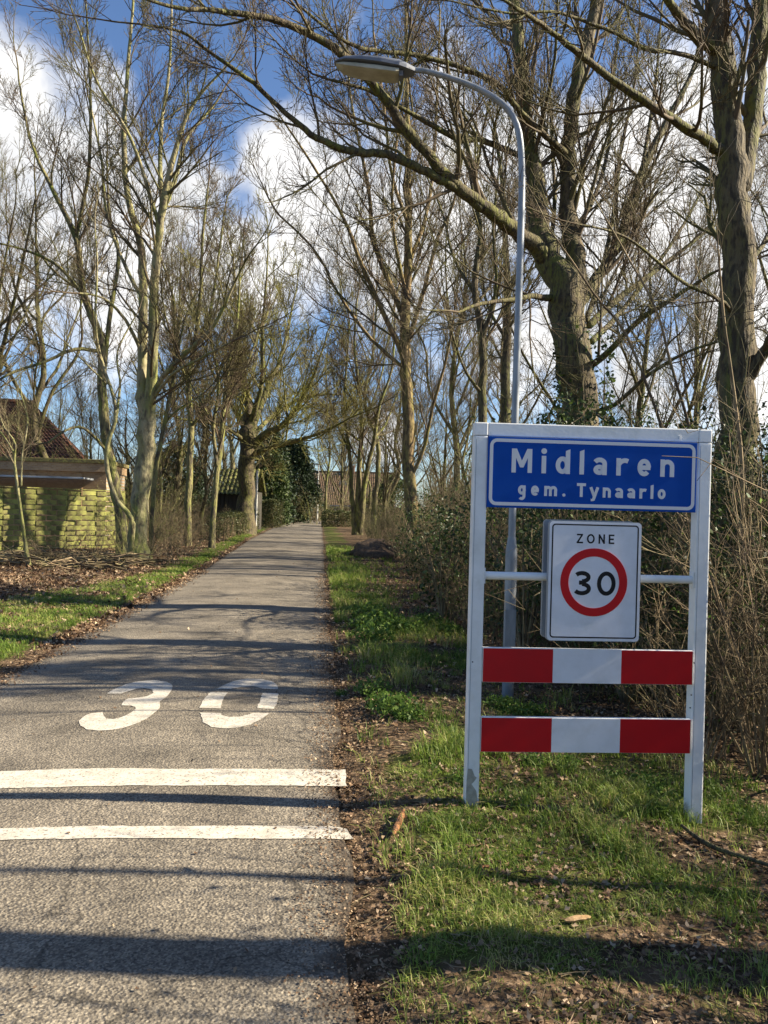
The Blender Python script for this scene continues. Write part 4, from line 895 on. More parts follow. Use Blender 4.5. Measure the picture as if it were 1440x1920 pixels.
# background trees: four kinds built once, then copied, turned and scaled one by one
def copy_tree(o):
    c = o.copy(); COL.objects.link(c)
    for ch in o.children:
        d = ch.copy(); COL.objects.link(d); d.parent = c
    return c
protos = []
for k, (H, w, n, sp, fk, dn) in enumerate(((14, 22, 8, .5, .3, .9), (15, 20, 9, .35, .3, .85), (13, 24, 9, .7, .16, .85), (16, 19, 8, .5, .4, .85))):
    protos.append([tree('background_tree', '', auto_limbs(720, 960+CAMH/30*F, 30, H, w, (-20, 15, 30, 0)[k], n, sp, 3+k, fk), 30, bark_green if k % 2 else bark_dark, twig_brown, dens=dn, L1=H*.25, rmin=.007, spacing=.9, first=.35, maxlev=3, flare=1.2, nmax=9), 0])
def back_tree(px, Z, label, k, sc=1.0, rot=0.0):
    p = protos[k]; o = p[0] if p[1] == 0 else copy_tree(p[0]); p[1] += 1
    g = gp(px, Z); o.location = (g[0], g[1], g[2]-.05); o.rotation_euler = (0, 0, rot); o.scale = (sc, sc, sc*random.uniform(.94, 1.06))
    tag(o, label, 'tree', 'bare background trees')
for a in ((90, 34, 'bare tree rising behind the fence and the tan brick shed', 0, 1, .5), (-60, 30, 'bare tree at the left edge above the red tiled roof', 2, 1.1, 2.2),
          (330, 44, 'background tree between the double trunk and the spreading tree', 3, 1, 1.1), (430, 56, 'taller background tree rising behind the thick spreading tree', 1, 1.1, 3),
          (520, 70, 'far tree rising behind the dark conifer by the road end', 3, 1, 5),
          (612, 66, 'thin tree in front of the brown roofed house', 1, .75, .6), (640, 100, 'far tree rising behind the brown roofed house', 2, 1.2, 1.6),
          (730, 60, 'background tree right of the three stemmed tree', 0, 1, 2.9), (850, 32, 'bare tree between the orange brown trunk and the lamp', 1, .9, 3.6),
          (700, 46, 'background tree close left of the orange brown trunk', 3, 1, .2),
          (1190, 25, 'bare tree between the massive tree and the dark straight trunk', 2, .8, 0), (1300, 31, 'bare tree behind the dark straight trunk', 1, .8, 4.4),
          (1480, 22, 'bare tree at the right edge of the picture', 3, .85, 2.4),
          (940, 48, 'background tree seen in the gap behind the lamp', 2, 1.1, 2.0), (385, 75, 'far tree seen over the black shed', 0, 1.2, 1.0)):
    back_tree(*a)
for i, (px, Z, sc) in enumerate(((20,31,.42),(170,31,.38),(240,36,.45),(300,31,.42),(330,36,.5),(380,35,.45),(420,48,.6),(110,46,.55),(270,46,.55),(500,76,.8),(640,74,.7),(690,68,.65),(720,52,.6),(760,40,.5),(830,36,.5),(880,27,.4),(960,33,.4),(1130,30,.42),(1330,36,.45))):
    p = protos[(2, 0, 2, 3)[i % 4]]; o = copy_tree(p[0]); g = gp(px, Z); o.location = (g[0], g[1], g[2]-.05); o.rotation_euler = (0, 0, i*1.7); o.scale = (sc*1.15, sc*1.15, sc)
    side = 'left of the road' if px < 560 else 'right of the road'
    tag(o, 'small bare tree in the young growth %s, %s' % (side, 'far off' if Z > 40 else 'in the middle distance'), 'tree', 'small trees in the young growth')
# trees just outside the right of the frame whose trunks throw the bands of shade across the road
def off_tree(x, y, w, H, seed, label):
    px = 720+x/y*F
    tree('verge_tree', label, [(q, 0.0, 0) for q, _, _ in auto_limbs(px, 960+CAMH/y*F, y, H, w, 0, 7, .22, seed, .42)], y, bark_dark, twig_brown, group='verge trees right of the sign', dens=.8, L1=1.2, rmin=.006, spacing=.4, first=.45, maxlev=2, nmax=14)
off_tree(4.6, 3.12, 190, 12, 31, 'large tree beside the verge outside the right edge')
off_tree(6.9, 1.9, 130, 10, 35, 'forked tree beside the verge outside the lower right corner')
off_tree(5.6, 3.78, 45, 10, 36, 'slender young tree outside the right edge nearest the town sign')
off_tree(5.9, 2.5, 120, 10, 37, 'thin young tree outside the lower right of the picture')
off_tree(7.2, 7.4, 60, 9, 33, 'slim tree in the thicket outside the right edge')

# ================================================================== SHRUBS AND THICKET
def shrub_geo(root, n, H, R0, stem_m, leaf_m=None, nleaf=0, lsize=.04, spread=.35, rad=.009, fine=1.0, seed=0, arch=.12, name='stems'):
    big = []; small = []; leaves = []
    for i in range(n):
        a = rng.random()*6.283; rr = R0*math.sqrt(rng.random()); p = np.array([rr*math.cos(a), rr*math.sin(a), -.05])
        h = H*(.55+.5*rng.random()); d = unitv(np.array([math.cos(a)*spread*rng.random(), math.sin(a)*spread*rng.random(), 1])); k = 7; pts = [p]; q = p
        for j in range(k-1):
            d = unitv(d+rng.normal(0,.09,3)+np.array([math.cos(a), math.sin(a), -.2])*arch*j/k); q = q+d*h/(k-1); pts.append(q)
        pts = np.array(pts); r0 = rad*(.6+.8*rng.random()); big.append((pts, np.linspace(r0, r0*.3, k)))
        for s in range(int(9*fine)):
            j = rng.integers(1, k-1); b = pts[j]+(pts[j+1]-pts[j])*rng.random(); sd = unitv(rng.normal(0,1,3)+np.array([0,0,.4])); dd = unitv(unitv(pts[j+1]-pts[j])+sd*.9); Ls = h*(.12+.22*rng.random())
            c = b+dd*Ls*.5+rng.normal(0,.03,3)*Ls; e = b+dd*Ls+np.array([0,0,.12*Ls])+rng.normal(0,.08,3)*Ls; small.append((np.array([b,c,e]), np.array([r0*.4, r0*.3, r0*.15])))
            if nleaf: leaves.append(e); leaves.append(c)
            if fine > .9:
                for _ in range(2):
                    g = c+(e-c)*rng.random(); small.append((np.array([g, g+unitv(dd+rng.normal(0,.7,3))*Ls*.3, g+unitv(dd+rng.normal(0,.6,3))*Ls*.6]), np.array([r0*.25, r0*.2, r0*.12])))
    V1, F1 = tubes(big, 5); V2, F2 = tubes(small, 3)
    o = mesh_np(name, np.concatenate([V1,V2]), np.concatenate([F1,F2+len(V1)]), stem_m, root); o['kind'] = 'stuff'
    if nleaf:
        C = np.array(leaves); C = C[rng.integers(0, len(C), nleaf)]+rng.normal(0,.06*H/2.5,(nleaf,3)); leaf_quads('foliage', C, lsize, leaf_m, root)
thick_protos = []
for k in range(5):
    r_ = thing('thicket_shrub', '', 'shrub'); shrub_geo(r_, (16,20,14,22,18)[k], (2.7,2.3,3.0,2.0,2.5)[k], .55, (stem_tan, stem_tan, twig_brown, stem_tan, twig_brown)[k], (leaf_fresh, leaf_dark, leaf_dark, leaf_fresh, leaf_dark)[k], (300, 160, 700, 500, 1100)[k], .042, seed=k)
    thick_protos.append([r_, 0])
def place(protos_, k, loc, rot, sc, label, cat, group=None):
    p = protos_[k]; o = p[0] if p[1] == 0 else copy_tree(p[0]); p[1] += 1
    o.location = loc; o.rotation_euler = (0,0,rot); o.scale = (sc,)*3 if not isinstance(sc, tuple) else sc
    tag(o, label, cat, group); return o
hedge_x = lambda Y: float(np.interp(Y, [0, 4, 5.5, 7, 8.6, 10.8, 15, 23, 33, 45], [4.8, 3.8, 3.0, 2.5, 1.95, 1.45, 1.1, .65, -.4, -1.2]))
rs = random.Random(5)
cells = []
Y = 5.2
while Y < 46:
    step = .62 if Y < 16 else 1.0 if Y < 28 else 1.8
    x = hedge_x(Y)+.15; lim = x+(5.5 if Y < 18 else 5)
    while x < lim:
        if x/Y*F+720 < 1640: cells.append((x+rs.uniform(-.25,.25), Y+rs.uniform(-.3,.3), x-hedge_x(Y)))
        x += step*(1.0 if x-hedge_x(Y) < 2 else 1.5)
    Y += step
def zone_label(x, Y, d):
    px = 720+x/Y*F
    row = 'leafy shrub at the front of' if d < .9 else 'bare shrub in the middle of' if d < 2.6 else 'bare shrub deep inside'
    where = 'right of the town sign' if px > 1335 else 'behind the town sign' if px > 900 else 'left of the lamp post' if Y < 23 else 'beyond the orange brown trunk'
    return '%s the thicket %s' % (row, where)
for (x, Y, d) in cells:
    if abs(x-1.25) < .25 and abs(Y-7.3) < .6: continue
    k = rs.randrange(5); sc = rs.uniform(.65, 1.0)*(.72 if d < .6 else .95 if d < 1.4 else 1.2)
    if Y > 30: sc *= .8
    place(thick_protos, k, (x, Y, float(gz(x, Y))-.03), rs.uniform(0, 6.3), sc, zone_label(x, Y, d), 'shrub', 'shrubs of the thicket right of the road')
for i, (x, Y) in enumerate(((3.1,1.7),(3.6,2.2),(3.4,2.7),(4.0,3.3),(4.4,2.0),(4.6,3.9),(3.9,1.5),(4.9,2.9),(5.2,3.6),(4.3,4.5))):
    place(thick_protos, (0, 1, 3)[i % 3], (x, Y, float(gz(x, Y))-.03), i*.9, 1.15, 'bare thin stemmed shrub outside the right edge of the picture', 'shrub', 'shrubs beyond the right edge')
# holly and ivy: dark glossy evergreens
def holly(px, Y, H, R0, n, label, size=.06, pyc=None):
    g = gp(px, Y); t = thing('holly_bush', label, 'bush', tuple(g))
    st = []
    for i in range(10):
        a = i*.63; st.append((np.array([[0,0,-.05],[R0*.3*math.cos(a),R0*.3*math.sin(a),H*.4],[R0*.7*math.cos(a),R0*.7*math.sin(a),H*(.6+.35*rng.random())]]), np.array([.02,.013,.005])))
    V, Fc = tubes(st, 5); mesh_np('stems', V, Fc, stem_tan, t)['kind'] = 'stuff'
    cl = ellipsoid_pts(n//14, (0,0,H*.55), (R0,R0,H*.5), .35); C = cl[rng.integers(0,len(cl),n)]+rng.normal(0,.09,(n,3)); C = C[C[:,2] > .05]
    leaf_quads('foliage', C, size, leaf_dark, t, asp=.55)
holly(835, 11.5, 1.9, .55, 1400, 'dark glossy holly bush left of the sign in front of the thicket')
holly(1085, 9.4, 3.2, .85, 3600, 'tall dark evergreen bush at the foot of the massive tree')
holly(1290, 8.4, 2.9, .8, 2600, 'dark evergreen bush behind the right post of the sign')
holly(1180, 7.6, 1.7, .8, 2200, 'low dark evergreen bush visible between the sign boards', .05)
holly(990, 8.7, 2.4, .7, 2000, 'dark evergreen bush just right of the lamp post', .05)
holly(1400, 6.9, 1.8, .7, 2000, 'dark evergreen bush right of the sign at the picture edge', .05)
# ivy on the trunks
def ivy(px, Y, r, h0, h1, n, label):
    g = gp(px, Y); t = thing('ivy', label, 'ivy', tuple(g)); a = rng.random(n)*6.283; h = h0+(h1-h0)*rng.random(n)**1.3; cl = (np.sin(a*2+h*2.2) > -.3); a = a[cl]; h = h[cl]
    C = np.stack([np.cos(a)*(r+.12*rng.random(len(a))), np.sin(a)*(r+.12*rng.random(len(a))), h], 1); leaf_quads('foliage', C, .065, leaf_dark, t, asp=.8)
    V, Fc = tubes([(np.array([[r*math.cos(b), r*math.sin(b), 0], [r*math.cos(b+.4), r*math.sin(b+.4), h1*.5], [r*math.cos(b+.2)*.95, r*math.sin(b+.2)*.95, h1*.9]]), np.array([.02,.014,.006])) for b in (0,1.5,2.8,4.2,5.3)], 5); mesh_np('stems', V, Fc, stem_tan, t)
for a in ((930, 12.5, 2.6, .9, 2200, 'ivy smothered bush left of the lamp post deep in the thicket'), (1180, 11.5, 3.4, 1.1, 3000, 'large dark holly behind the right half of the town sign'),
          (1480, 8.6, 3.2, 1.0, 2600, 'tall dark holly at the right edge behind the arching shrub'), (1010, 16, 3.2, 1.2, 2400, 'dark evergreen bush far behind the zone sign'), (800, 17, 2.0, .8, 1500, 'low ivy covered bush right of the orange brown trunk')):
    holly(a[0], a[1], a[2], a[3], a[4], a[5], .06)
ivy(1088, 13, .40, .3, 4.8, 3000, 'ivy climbing the trunk of the massive tree')
ivy(1385, 9.5, .31, .2, 2.9, 1500, 'ivy climbing the dark straight trunk at the right edge')
ivy(905, 19, .2, .2, 4.0, 900, 'ivy on the twisting trunk left of the lamp')
# the large arching bare shrub right of the sign
g = gp(1425, 5.5); t = thing('arching_shrub', 'bare shrub with pale arching stems at the right edge beside the sign', 'shrub', (2.95, 5.75, float(gz(2.95,5.75)))); shrub_geo(t, 26, 2.9, .22, stem_tan, spread=.75, rad=.011, fine=1.6, arch=.28)
t = thing('arching_shrub', 'smaller bare shrub with tangled pale stems low right of the sign', 'shrub', (2.45, 5.9, float(gz(2.45,5.9)))); shrub_geo(t, 20, 1.5, .2, stem_tan, leaf_fresh, 60, .03, spread=.9, rad=.007, fine=1.6, arch=.4)
# long thin saplings crossing the sky behind the sign
for (pl, Yd, lab) in (([(1290,1100,9),(1275,1000,8),(1255,850,7),(1180,640,6),(1120,560,5),(1080,500,4),(1030,430,3)], 8.2, 'long thin sapling leaning left across the sky above the sign'),
                      ([(1330,1100,9),(1320,960,8),(1300,830,7),(1260,690,6),(1230,580,5),(1170,470,4),(1130,400,3)], 8.6, 'long thin sapling leaning left in front of the dark straight trunk'),
                      ([(1395,1300,10),(1390,1100,9),(1392,900,8),(1380,760,7),(1360,620,6),(1350,520,5),(1345,440,3)], 6.8, 'pale upright sapling in front of the dark straight trunk')):
    tree('thin_sapling', lab, [(pl, -.6, 0)], Yd, stem_tan, twig_grey, L1=.9, maxlev=1, rmin=.0025, spacing=.3, bare_below=1.2, first=.3)

# left side: scrub under the trees
lp_ = []
for k in range(3):
    r_ = thing('scrub_bush', '', 'shrub'); shrub_geo(r_, (18,14,20)[k], (2.2,2.8,1.7)[k], .6, (stem_tan, bark_green, stem_tan)[k], (leaf_hedge, leaf_fresh, leaf_hedge)[k], (120, 60, 200)[k], .05, spread=.7, rad=.011, arch=.3)
    lp_.append([r_, 0])
for Y in np.arange(20.5, 48, 1.15):
    xe = float(RX(Y))-RW
    for kk in range(6):
        if rs.random() < .25: continue
        x = xe-1.5-kk*1.15*(1+Y/60)-rs.uniform(0, .6)
        px_ = 720+x/Y*F
        if Y < 24 and px_ < 275: continue
        if px_ < 205 and Y < 30: continue
        sc = rs.uniform(.4, .7) if kk == 0 else rs.uniform(.7, 1.0+.12*kk)
        place(lp_, rs.randrange(3), (x, Y+rs.uniform(-.4,.4), float(gz(x,Y))-.03), rs.uniform(0,6.3), sc, 'tangled bare bush in the scrub left of the road', 'shrub', 'bushes in the scrub left of the road')
for (x, Y, sc) in ((-8.2, 19.3, .55), (-7.4, 19.6, .6), (-6.4, 20.2, .7), (-9.9, 20.4, .5), (-5.6, 21.0, .8), (-11, 21, .6)):
    place(lp_, rs.randrange(3), (x, Y, float(gz(x,Y))-.03), rs.uniform(0,6.3), sc, 'low straggly bush in front of the fence and double trunked tree', 'shrub', 'low bushes in front of the fence')

# hedges
def hedge(name, label, x0, x1, y0, y1, h, m, nleaf, size, stems=True, group=None, taper=0.0):
    cx, cy = (x0+x1)/2, (y0+y1)/2; z = float(gz(cx, cy)); t = thing(name, label, 'hedge', (cx, cy, z), 0, group)
    wx, wy = (x1-x0)/2, (y1-y0)/2; C = np.stack([rng.uniform(-wx,wx,nleaf), rng.uniform(-wy,wy,nleaf), h*rng.random(nleaf)**.8], 1)
    f = rng.integers(0, 4, nleaf); sgn = np.where(rng.random(nleaf) < .5, -1, 1); j = rng.normal(0, .035, nleaf)
    C[:,0] = np.where(f == 0, sgn*wx+j, C[:,0]); C[:,1] = np.where(f == 1, sgn*wy+j, C[:,1]); C[:,2] = np.where(f == 2, h+j, C[:,2])
    C += 0.06*np.sin(C[:,[1,2,0]]*7)
    leaf_quads('foliage', C, size, m, t, asp=.65)
    st = []
    for i in range(int((x1-x0+y1-y0)*14)):
        p = np.array([rng.uniform(-wx,wx), rng.uniform(-wy,wy), -.05]); st.append((np.array([p, p+np.array([rng.normal(0,.05), rng.normal(0,.05), h*.5]), p+np.array([rng.normal(0,.09), rng.normal(0,.09), h*.95])]), np.array([.014,.01,.004])))
    V, Fc = tubes(st, 3); mesh_np('stems', V, Fc, stem_tan, t)['kind'] = 'stuff'
e = float(RX(50))-RW
hedge('clipped_hedge', 'tall square clipped hedge left of the road end', gp(487,50)[0], gp(518,50)[0], 49.5, 54, 1.75, leaf_hedge, 9000, .09)
hedge('low_hedge', 'low straggling hedge along the left verge before the clipped hedge', gp(405,33)[0], gp(438,33)[0], 31, 36.5, 1.0, leaf_hedge, 3500, .06)
hedge('low_hedge', 'low hedge beside the thick spreading tree trunk', gp(445,41)[0], gp(474,41)[0], 37.5, 43, 1.1, leaf_hedge, 4200, .07)
hedge('clipped_hedge', 'low clipped hedge with green top right of the road end', gp(608,58)[0], gp(662,58)[0], 56, 59.5, 1.15, leaf_hedge, 6500, .09)
hedge('dark_hedge', 'dark hedge across the road junction below the brown roof', gp(520,84.5)[0], gp(610,84.5)[0], 84, 86.5, 1.6, leaf_dark, 4200, .14)
hedge('dark_hedge', 'dark hedge below the right end of the brown roof', gp(612,86)[0], gp(800,86)[0], 86.8, 87.6, 1.5, leaf_dark, 6200, .15)
for i, (px, Y, sc) in enumerate(((575,72,1.5),(590,66,1.2),(625,72,1.6),(655,62,1.4),(690,58,1.5),(712,50,1.3),(545,66,1.2),(700,74,1.9),(735,64,1.6),(600,80,1.6),(560,79,1.4))):
    g = gp(px, Y); place(lp_, i % 3, (g[0], g[1], g[2]), i*1.1, sc, 'bushy bare shrub screening the brown roofed house', 'shrub', 'shrubs before the brown roofed house')
# evergreens
def evergreen(name, label, px, Y, H, R0, m, n, size, shape):
    g = gp(px, Y); t = thing(name, label, 'tree', tuple(g))
    V, Fc = tubes([(np.array([[0,0,-.1],[0,0,H*.5],[0,0,H*.95]]), np.array([.22,.14,.03]))], 8); mesh_np('trunk', V, Fc, bark_dark, t)
    nc = n//22; u = rng.random(nc); zc_ = H*(.06+.92*u); rr = R0*shape(u)*(.55+.45*np.sqrt(rng.random(nc))); a = rng.random(nc)*6.283
    c = np.stack([rr*np.cos(a), rr*np.sin(a), zc_-rr*.12], 1); C = c[rng.integers(0,nc,n)]+rng.normal(0,R0*.09,(n,3))*[1,1,.8]; leaf_quads('crown', C, size, m, t, asp=.5)
evergreen('thuja_tree', 'dense dark green columnar conifer above the clipped hedge', 507, 54.5, 5.6, 1.35, thuja, 15000, .17, lambda u: np.sqrt(np.clip(1-(u*1.05)**3, 0.02, 1)))
def off_evergreen(x, Y, H, R0, n, label):
    px = 720+x/Y*F
    evergreen('holly_tree', label, px, Y, H, R0, leaf_dark, n, .085, lambda u: np.sqrt(np.clip(1-(u*1.02)**3, 0.02, 1)))
off_evergreen(6.0, 8.15, 6.6, 1.05, 13000, 'tall dense holly tree beyond the right edge behind the town sign')
evergreen('yew_tree', 'broad very dark conifer overhanging the end of the road', 550, 68, 7.4, 2.9, conifer, 22000, .22, lambda u: np.clip(1.05-u*.8, .1, 1)*(0.45+.55*(u > .22)))
evergreen('yew_tree', 'dark rounded evergreen behind the thick spreading tree', 505, 62, 7.6, 2.0, conifer, 12000, .24, lambda u: np.sqrt(np.clip(1-(u*1.02)**2, 0.02, 1)))
evergreen('yew_tree', 'dark evergreen between the red roofed house and the black shed', 330, 52, 5.5, 2.2, conifer, 9000, .22, lambda u: np.sqrt(np.clip(1-(u*1.02)**2, 0.02, 1)))
evergreen('yew_tree', 'distant dark evergreen right of the three stemmed tree', 735, 70, 4.4, 2.6, thuja, 7000, .24, lambda u: np.sqrt(np.clip(1-(u*1.02)**2, 0.02, 1)))
# far woods closing the horizon both sides
def far_wood(name, label, xa, xb, ya, yb, n, H):
    st = []
    for i in range(n):
        x = rng.uniform(xa, xb); y = rng.uniform(ya, yb); h = H*(.4+.7*rng.random()); z = float(prof(y)); d = np.array([rng.normal(0,.12), rng.normal(0,.12), 1.])
        st.append((np.array([[x,y,z],[x+d[0]*h*.5,y,z+h*.5],[x+d[0]*h*1.1+rng.normal(0,.2),y,z+h]]), np.array([.05,.035,.012])*rng.uniform(.5,1.6)))
    V, Fc = tubes(st, 3); o = mesh_np(name, V, Fc, twig_brown); tag(o, label, 'woodland', kind='stuff')
    C = np.stack([rng.uniform(xa,xb,n*4), rng.uniform(ya,yb,n*4), .5+rng.random(n*4)**1.6*H*.55], 1); o2 = leaf_quads('undergrowth', C, .35, leaf_hedge, o)
far_wood('far_wood', 'brown mass of bare undergrowth behind the thicket on the right', 4, 60, 50, 75, 4200, 5.5)
far_wood('far_wood', 'brown mass of bare trees beyond the houses on the left', -75, -12, 62, 95, 3400, 6)

# ================================================================== GRASS, LEAVES, LITTER
def blades(name, label, X, Yb, Zb, n_each, h, w, material):
    n = len(X)*n_each; bx = np.repeat(X, n_each)+rng.normal(0,.018,n); by = np.repeat(Yb, n_each)+rng.normal(0,.018,n); bz = np.repeat(Zb, n_each)
    hh = np.repeat(h, n_each)*(.5+.8*rng.random(n)); ww = np.repeat(w, n_each)*(.7+.6*rng.random(n))
    a = rng.random(n)*6.283; lean = (.25+.9*rng.random(n))*hh; da = np.stack([np.cos(a), np.sin(a), np.zeros(n)], 1); sd = np.stack([-np.sin(a), np.cos(a), np.zeros(n)], 1)
    tw = rng.random(n)*1.2-.6; sd = sd*np.cos(tw)[:,None]+da*np.sin(tw)[:,None]
    B = np.stack([bx, by, bz-.01], 1); M1 = B+da*(lean*.3)[:,None]; M1[:,2] += hh*.6; T = B+da*lean[:,None]; T[:,2] += hh*(.95-.35*rng.random(n)); w_ = ww[:,None]*.5
    V = np.stack([B-sd*w_, B+sd*w_, M1+sd*w_*.85, M1-sd*w_*.85, T+sd*w_*.12, T-sd*w_*.12], 1); i = np.arange(n)*6
    Fc = np.concatenate([np.stack([i,i+1,i+2,i+3],1), np.stack([i+3,i+2,i+4,i+5],1)])
    o = mesh_np(name, V, Fc, material, rnd=np.repeat(np.clip(np.repeat(rng.random(len(X))*.3+np.clip(fbm(X, Yb, .45, 33)*1.5-.4, 0, 1)*.45, n_each)+rng.random(n)*.4-.05, 0, 1), 6))
    return tag(o, label, 'grass', kind='stuff')
def scatter(n, y0, y1, xl, xr):
    Yv = y0*np.exp(rng.random(n)*math.log(y1/y0)); Xv = xl(Yv)+(xr(Yv)-xl(Yv))*rng.random(n); return Xv, Yv
X, Yv = scatter(36000, 1.9, 30, lambda y: RX(y)+.1, lambda y: np.minimum(RX(y)+np.interp(y,[0,5,30],[3.4,3.6,2.5]), .55*y+.3))
g_ = grassiness(X, Yv)*np.clip(fbm(X, Yv, .25, 21)*2.2-.35, .05, 1); k = rng.random(len(X)) < g_*.85+.015; X, Yv = X[k], Yv[k]
blades('grass', 'patchy green and straw coloured grass on the verge right of the road', X, Yv, gz(X, Yv), 8, (.035+.16*np.clip(fbm(X,Yv,.5,8)*1.5-.35,0,1)**1.3)*np.clip(Yv/6,.7,1.3), .0032*np.sqrt(Yv/2.5), grass_m)
X, Yv = scatter(20000, 5.5, 46, lambda y: RX(y)-RW-np.interp(y,[0,8,14,20,46],[2.8,3.0,3.2,1.6,1.6]), lambda y: RX(y)-RW-.15)
g_ = grassiness(X, Yv); k = rng.random(len(X)) < g_*.9+.01; X, Yv = X[k], Yv[k]
blades('grass', 'short bright grass on the verge left of the road', X, Yv, gz(X, Yv), 6, .05+.05*fbm(X,Yv,.9,8), .006*np.sqrt(Yv/8), grass_m)
def ground_leaves(name, label, n, y0, y1, xl, xr, size, dens):
    X, Yv = scatter(n, y0, y1, xl, xr); k = rng.random(n) < dens(X, Yv); X, Yv = X[k], Yv[k]; m_ = len(X)
    z = np.where(edge_dist(X, Yv) < 0, road_z(X, Yv), gz(X, Yv))+.006; s = size*np.sqrt(np.clip(Yv/4, .6, 4))*(.5+.9*rng.random(m_)); a = rng.random(m_)*6.283
    T = np.stack([np.cos(a), np.sin(a), rng.normal(0,.3,m_)], 1); Bn = np.stack([-np.sin(a), np.cos(a), rng.normal(0,.35,m_)], 1); C = np.stack([X, Yv, z+s*.12], 1); s = s[:,None]
    rr = lambda: (.7+.5*rng.random((m_,1)))
    up = np.array([[0,0,1.]])*s*rng.normal(.22,.2,(m_,1))
    V = np.stack([C-T*s*.55, C-T*s*.1+Bn*s*.42*rr()+up, C+T*s*.3+Bn*s*.2*rr(), C+T*s*.6+up, C+T*s*.25-Bn*s*.25*rr(), C-T*s*.15-Bn*s*.42*rr()+up*.8], 1); i = np.arange(m_)*6
    Fc = np.concatenate([np.stack([i,i+1,i+4,i+5],1), np.stack([i+1,i+2,i+3,i+4],1)])
    return tag(mesh_np(name, V, Fc, dead_leaf, rnd=np.repeat(rng.random(m_), 6)), label, 'leaves', kind='stuff')
ground_leaves('fallen_leaves', 'brown curled oak leaves scattered over the right verge and under the thicket', 52000, 1.9, 26, lambda y: RX(y)+.0, lambda y: np.minimum(RX(y)+5, .6*y+.5), .024,
   lambda x, y: .12+.75*np.clip(fbm(x, y, .5, 14)*2.4-.75, 0, 1)+.35*(grassiness(x, y) < .1)*(edge_dist(x,y) > .5))
ground_leaves('fallen_leaves', 'brown leaf litter under the trees left of the road', 42000, 9, 34, lambda y: RX(y)-RW-np.interp(y,[9,16,34],[4,7.5,7]), lambda y: RX(y)-RW+.0, .034,
   lambda x, y: .15+.8*(grassiness(x, y) < .25))
ground_leaves('leaf_crumbs', 'small leaf crumbs and dirt along the right edge of the asphalt', 26000, 1.9, 20, lambda y: RX(y)-.32, lambda y: RX(y)+.28, .011, lambda x, y: np.clip(1-np.abs(x-RX(y)-.02)/.3, 0, 1)*.9)
ground_leaves('leaf_crumbs', 'small leaf crumbs and dirt along the left edge of the asphalt', 9000, 5.5, 20, lambda y: RX(y)-RW-.3, lambda y: RX(y)-RW+.3, .016, lambda x, y: np.clip(1-np.abs(x-RX(y)+RW)/.3, 0, 1)*.9)
ground_leaves('road_debris', 'few single dry leaves lying on the asphalt', 420, 2, 30, lambda y: RX(y)-RW, lambda y: RX(y)-.2, .016, lambda x, y: .5)
# dry sticks and straw
def sticks(name, label, n, y0, y1, xl, xr, Ls, r0, m_, lift=.0, cat='twigs'):
    X, Yv = scatter(n, y0, y1, xl, xr); st = []
    for x, y in zip(X, Yv):
        a = rng.random()*6.283; L_ = Ls*(.4+rng.random())*math.sqrt(max(y,3)/5); z = float(gz(x, y))+.012+lift*rng.random(); d = np.array([math.cos(a), math.sin(a), rng.normal(0,.12)])
        c = np.array([x,y,z]); st.append((np.array([c, c+d*L_*.5+rng.normal(0,.06,3)*L_, c+d*L_]), np.array([1,.8,.4])*r0*(.5+rng.random())*math.sqrt(max(y,3)/5)))
    V, Fc = tubes(st, 4); return tag(mesh_np(name, V, Fc, m_), label, cat, kind='stuff')
sticks('dry_twigs', 'thin dry twigs and straw strewn over the right verge', 3200, 2, 18, lambda y: RX(y)+.05, lambda y: np.minimum(RX(y)+3.6, .55*y), .11, .0022, stem_tan)
sticks('dry_twigs', 'thin dry twigs strewn under the trees on the left', 1300, 12, 32, lambda y: RX(y)-RW-6.5, lambda y: RX(y)-RW-.9, .22, .004, stem_tan)
sticks('brush_pile', 'heaped pale dead branches and brush in front of the mossy fence', 300, 18.3, 20.6, lambda y: -10.6+0*y, lambda y: -6.4+0*y, .55, .009, stem_tan, lift=.25, cat='brush pile')
# leafy weeds
weed_p = []
for k in range(2):
    r_ = thing('weed_clump', '', 'weed'); n = 420; C = ellipsoid_pts(n, (0,0,.07), (.27,.27,.13), .2); C[:,2] = np.abs(C[:,2]); leaf_quads('leaves', C, .042, leaf_fresh, r_, asp=.75)
    V, Fc = tubes([(np.array([[.0,0,0],[.1*math.cos(a),.1*math.sin(a),.07],[.22*math.cos(a),.22*math.sin(a),.12]]), np.array([.003,.0025,.001])) for a in np.arange(0,6.28,.5)], 3); mesh_np('stalks', V, Fc, leaf_fresh, r_)['kind'] = 'stuff'; weed_p.append([r_, 0])
spots = [(690,1160,1.3),(715,1180,1.5),(700,1205,1.3),(735,1185,1.1),(760,1190,1.2),(790,1178,1.0),(810,1175,1.1),(680,1180,1.0),(840,1190,1.0),(745,1345,1.0),(720,1330,.8),(770,1355,.6),(700,1305,.8),(940,1325,.7),(970,1335,.6),(1005,1330,.6),(1215,1450,.5),(1235,1475,.5),(1060,1425,.5),(1000,1425,.45),(870,1470,.45),(640,1300,.3),(1150,1440,.4)]
for i, (px, py, sc) in enumerate(spots):
    p = ground_at(px, py); z = float(gz(p[0], p[1]))
    lab = 'bright leafy ground elder clump on the right verge beyond the sign' if i < 9 else 'leafy weed clump in the shade left of the sign' if i < 13 else 'small leafy weed clump near the foot of the sign'
    place(weed_p, i % 2, (p[0], p[1], z), i*1.3, sc*.9, lab, 'weed', 'ground elder patch beyond the sign' if i < 9 else 'weeds left of the sign' if i < 13 else 'weeds near the sign foot')
